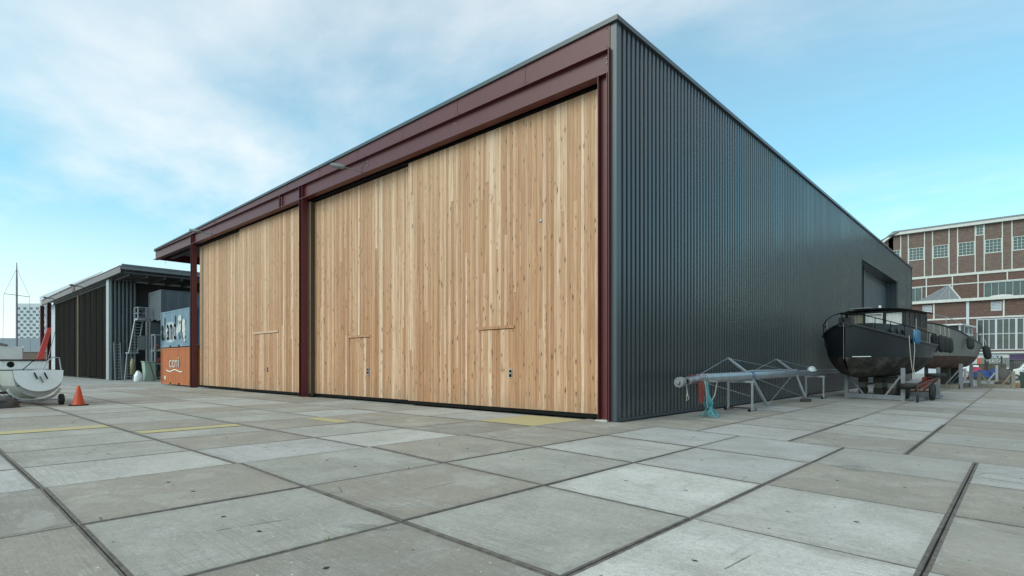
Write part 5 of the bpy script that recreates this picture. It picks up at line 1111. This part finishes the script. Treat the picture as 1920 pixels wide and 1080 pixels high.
m = MB(); m.tube([fd(.3, -.68, .2), fd(.3, .66, .2)], .025, 8); m.build('axle', M['galv'], tl_)
m = MB(); pts = [fd(.5, .78*math.sin(R(a)), .78-.62*math.cos(R(a))) for a in range(-72, 73, 12)]; m.tube(pts, .045, 6); m.build('hull_cradle', M['whitepaint'], tl_)
m = MB(); m.tube([fd(.3, -.1, .17), fd(5.0, 0, .22)], .03, 6); m.build('drawbar', M['galv'], tl_)
# yachts behind on the left
fy = frame(-23.2, -8.95, R(-158)); ya = thing('white_yacht', 'white and grey sailing yacht on stands at the left edge', 'boat', (-23, -8.5, 1))
sts = [(0, .06, .03, 1.35, 2.22, .5), (.08, .42, .28, 1.28, 2.2, .2), (.3, .95, .75, 1.2, 2.12, 0), (.6, 1.1, .9, 1.2, 2.05, 0), (1, .8, .6, 1.35, 2.1, 0)]
mb_, mt_, dk_, shy = hull(fy, 7.0, sts, 1.62)
mb_.build('hull_bottom', M['trans_cover'], ya); mt_.build('topsides', M['white'], ya); dk_.build('deck', M['white'], ya)
m = MB(); boxf(m, fy, 2, 5, -.55, .55, 2.05, 2.4); bevel(m.build('coach_roof', M['white'], ya), .08, 2)
m = MB(); m.tube([fy(.5, 0, 2.25), fy(2.0, .1, 2.62), fy(4.5, .1, 2.58)], [.05, .12, .10], 8); m.build('furled_sail', M['tarp'], ya)
mm = thing('yacht_mast', 'tall dark grey mast with crosstree standing before the tower block', 'mast', (-40, -7.38, 0))
m = MB(); m.tube([(-40, -7.38, 0), (-40, -7.38, 6.9), (-40, -7.38, 8.0)], [.06, .05, .02], 8); m.build('pole', M['grey_steel'], mm)
m = MB(); m.tube([(-40, -8.0, 5.95), (-40, -6.76, 5.85)], .018, 5); m.build('crosstree', M['lamp_body'], mm)
for dy in (-.62, .62): m = MB(); m.tube([(-40, -7.38+dy*1.1, 1.6), (-40, -7.38+dy, 5.9), (-40, -7.38, 7.6)], .010, 4); m.build('shroud', M['lamp_body'], mm)
for k, (u, v) in enumerate(((1.6, -.8), (1.6, .8), (5, -.9), (5, .9))):
    m = MB(); m.bar(fy(u, v*1.25, 0), fy(u, v*.85, 1.35), .09); m.build('prop', M['fender_blue'] if k % 2 else M['lamp_body'], ya)
m = MB(); boxf(m, fy, 1.0, 6, -.12, .12, 0, 1.25); m.build('keel', M['tarp'], ya)
f3 = frame(-20.2, -10.35, R(-120)); y2 = thing('grey_dinghy_hull', 'dark grey boat hull cut by the left edge of the picture', 'boat', (-20, -10.8, 1))
sts = [(0, .3, .15, 1.5, 2.08, .2), (.2, .7, .45, 1.4, 2.05, 0), (.6, .8, .6, 1.35, 2.0, 0), (1, .7, .5, 1.4, 2.0, 0)]
mb_, mt_, dk_, _ = hull(f3, 3.2, sts, 1.65); mb_.build('hull_bottom', M['timber_dark'], y2); mt_.build('topsides', M['timber'], y2); dk_.build('deck', M['timber'], y2)
for u in (.8, 2.4): m = MB(); boxf(m, f3, u, u+.12, -.6, .6, 0, 1.42); m.build('trestle', M['timber_dark'], y2)
tg_ = lump('tarpaulin', (-18.1, -10.45, 0), .8, .85, .42, M['tarp'], 41, 18, 7, .16); tag(tg_, 'crumpled dark grey tarpaulin on the ground beside the trolley', 'tarpaulin')
tm = thing('boat_stand', 'dark timber support stand behind the crumpled tarpaulin', 'stand', (-19.6, -10, 0))
for a, c_ in (((-19.6, -10.35, 0), (-19.6, -10.35, 1.3)), ((-19.6, -9.55, 0), (-19.6, -9.55, 1.3)), ((-19.6, -10.4, .45), (-19.6, -9.5, .45)), ((-19.55, -10.35, .5), (-19.55, -9.6, 1.25))): m = MB(); m.bar(a, c_, .09); m.build('beam', M['timber_dark'], tm)
m = MB(); m.bar((-20.3, -10.6, 1.0), (-20.0, -9.9, 1.02), .10, .16); tag(m.build('green_beam', M['green']), 'green painted beam end beneath the yacht at the left edge', 'beam')
# small sloping mast, far masts
for i, (x, y, z0, z1, dx, dy, lab) in enumerate(((-60, -7.6, 0, 12.2, -1.6, -2.0, 'thin leaning mast at the far left'), (-75, -9.2, 0, 20.0, 0, 0, 'thin far mast with a long crosstree at the left edge'))):
    mm = thing('far_mast', lab, 'mast', (x, y, 0)); m = MB(); m.tube([(x, y, z0), (x+dx, y+dy, z1)], [.09, .04], 6); m.build('pole', M['lamp_body'], mm)
    m = MB(); m.bar((x+dx*.95, y+dy*.95-(2.2 if i else .4), z1*.92), (x+dx*.95, y+dy*.95+(2.6 if i else .4), z1*.92), .06); m.build('crosstree', M['lamp_body'], mm)
# tower block with chequered front
tw = thing('tower_block', 'distant pale tower block with chequered windows', 'building', (-560, 60, 0))
D = 420; V0 = Vector((-1392.9, 146.6, 0))/1049*D + Vector((7.7, -12.4, 0)); V1 = Vector((-1354, 182.0, 0))/1049*D + Vector((7.7, -12.4, 0))
ax = (V1-V0); Wt = ax.length; ax.normalize(); nrm = Vector((ax.y, -ax.x, 0)); nrm = nrm if nrm.x > 0 else -nrm
HT = 1.5 + (682-569)/1049*D; bk = -nrm
m = MB(); m.prism([V0, V1, V1+bk*22, V0+bk*22], (0, 0, HT)); m.build('wall', M['tower'], tw)
m = MB(); c0 = V0+ax*Wt*.62+bk*5; m.prism([c0, c0+ax*4, c0+ax*4+bk*6, c0+bk*6], (0, 0, HT+2.6)); m.build('lift_housing', M['tower'], tw)
nz_, nx_ = 17, 9; cw, chh = Wt/nx_, (HT-5)/nz_; wm_ = {}
for j in range(nz_):
    for i in range(nx_):
        if (i+j) % 2: continue
        z = 3+j*chh; a = V0+ax*(i*cw+.08*cw)+nrm*.06+Vector((0, 0, z)); m = MB(); q = [a, a+ax*cw*.86, a+ax*cw*.86+Vector((0, 0, chh*.62)), a+Vector((0, 0, chh*.62))]
        m.prism(q, nrm*.12); m.build('window', M['tower_win'], tw)
# low far shed and white sign boards under the tower
D2 = 210; E0 = Vector((-1392.9-25, 120, 0))/1049*D2 + Vector((7.7, -12.4, 0)); E1 = Vector((-1350, 186, 0))/1049*D2 + Vector((7.7, -12.4, 0))
z1 = 1.5+(682-634)/1049*D2; z0_ = 1.5+(682-660)/1049*D2; u = (E1-E0).normalized()
fs = thing('far_shed', 'long low grey shed in front of the tower block', 'shed', tuple(E0))
m = MB(); m.prism([E0+Vector((0, 0, z0_)), E1+Vector((0, 0, z0_)), E1+Vector((0, 0, z1)), E0+Vector((0, 0, z1))], (-12, 0, 0)); m.build('roof', M['hazy_grey'], fs)
m = MB(); m.prism([E0+Vector((-.4, 0, 0)), E1+Vector((-.4, 0, 0)), E1+Vector((-.4, 0, z0_)), E0+Vector((-.4, 0, z0_))], (-11, 0, 0)); m.build('wall', M['brick'], fs)
D3 = 160; S0 = Vector((-1361.5, 175, 0))/1049*D3 + Vector((7.7, -12.4, 0)); S1 = Vector((-1353, 183, 0))/1049*D3 + Vector((7.7, -12.4, 0))
zt = 1.5+(682-600)/1049*D3; zb = 1.5+(682-609)/1049*D3
sg = thing('signal_frame', 'white crossed frame on a pole in front of the tower block', 'sign', tuple(S0))
for a, c_ in ((S0+Vector((0, 0, zt)), S1+Vector((0, 0, zt))), (S0+Vector((0, 0, zb)), S1+Vector((0, 0, zb))), (S0+Vector((0, 0, zb)), S0+Vector((0, 0, zt))), (S1+Vector((0, 0, zb)), S1+Vector((0, 0, zt))), (S0+Vector((0, 0, zb)), S1+Vector((0, 0, zt)))): m = MB(); m.bar(a, c_, .25); m.build('bar', M['whitepaint'], sg)
m = MB(); m.bar(S0.lerp(S1, .5), S0.lerp(S1, .5)+Vector((0, 0, zb)), .4); m.build('pole', M['whitepaint'], sg)
# background buildings beyond the boats, low on the horizon
random.seed(12)
for i, (px_, wd_, hh, lab) in enumerate(((-1440, 40, 6, 'low far grey building beyond the yachts at the left edge'), (-1465, 30, 9, 'far grey block at the left edge, beyond the low building'))):
    P0 = Vector((px_, 60+i*20, 0))/1049*(330+i*30) + Vector((7.7, -12.4, 0)); m = MB(); m.box(P0.x-10, P0.x, P0.y-wd_, P0.y, 0, hh); o = m.build('far_building', M['hazy_grey']); tag(o, lab, 'building')
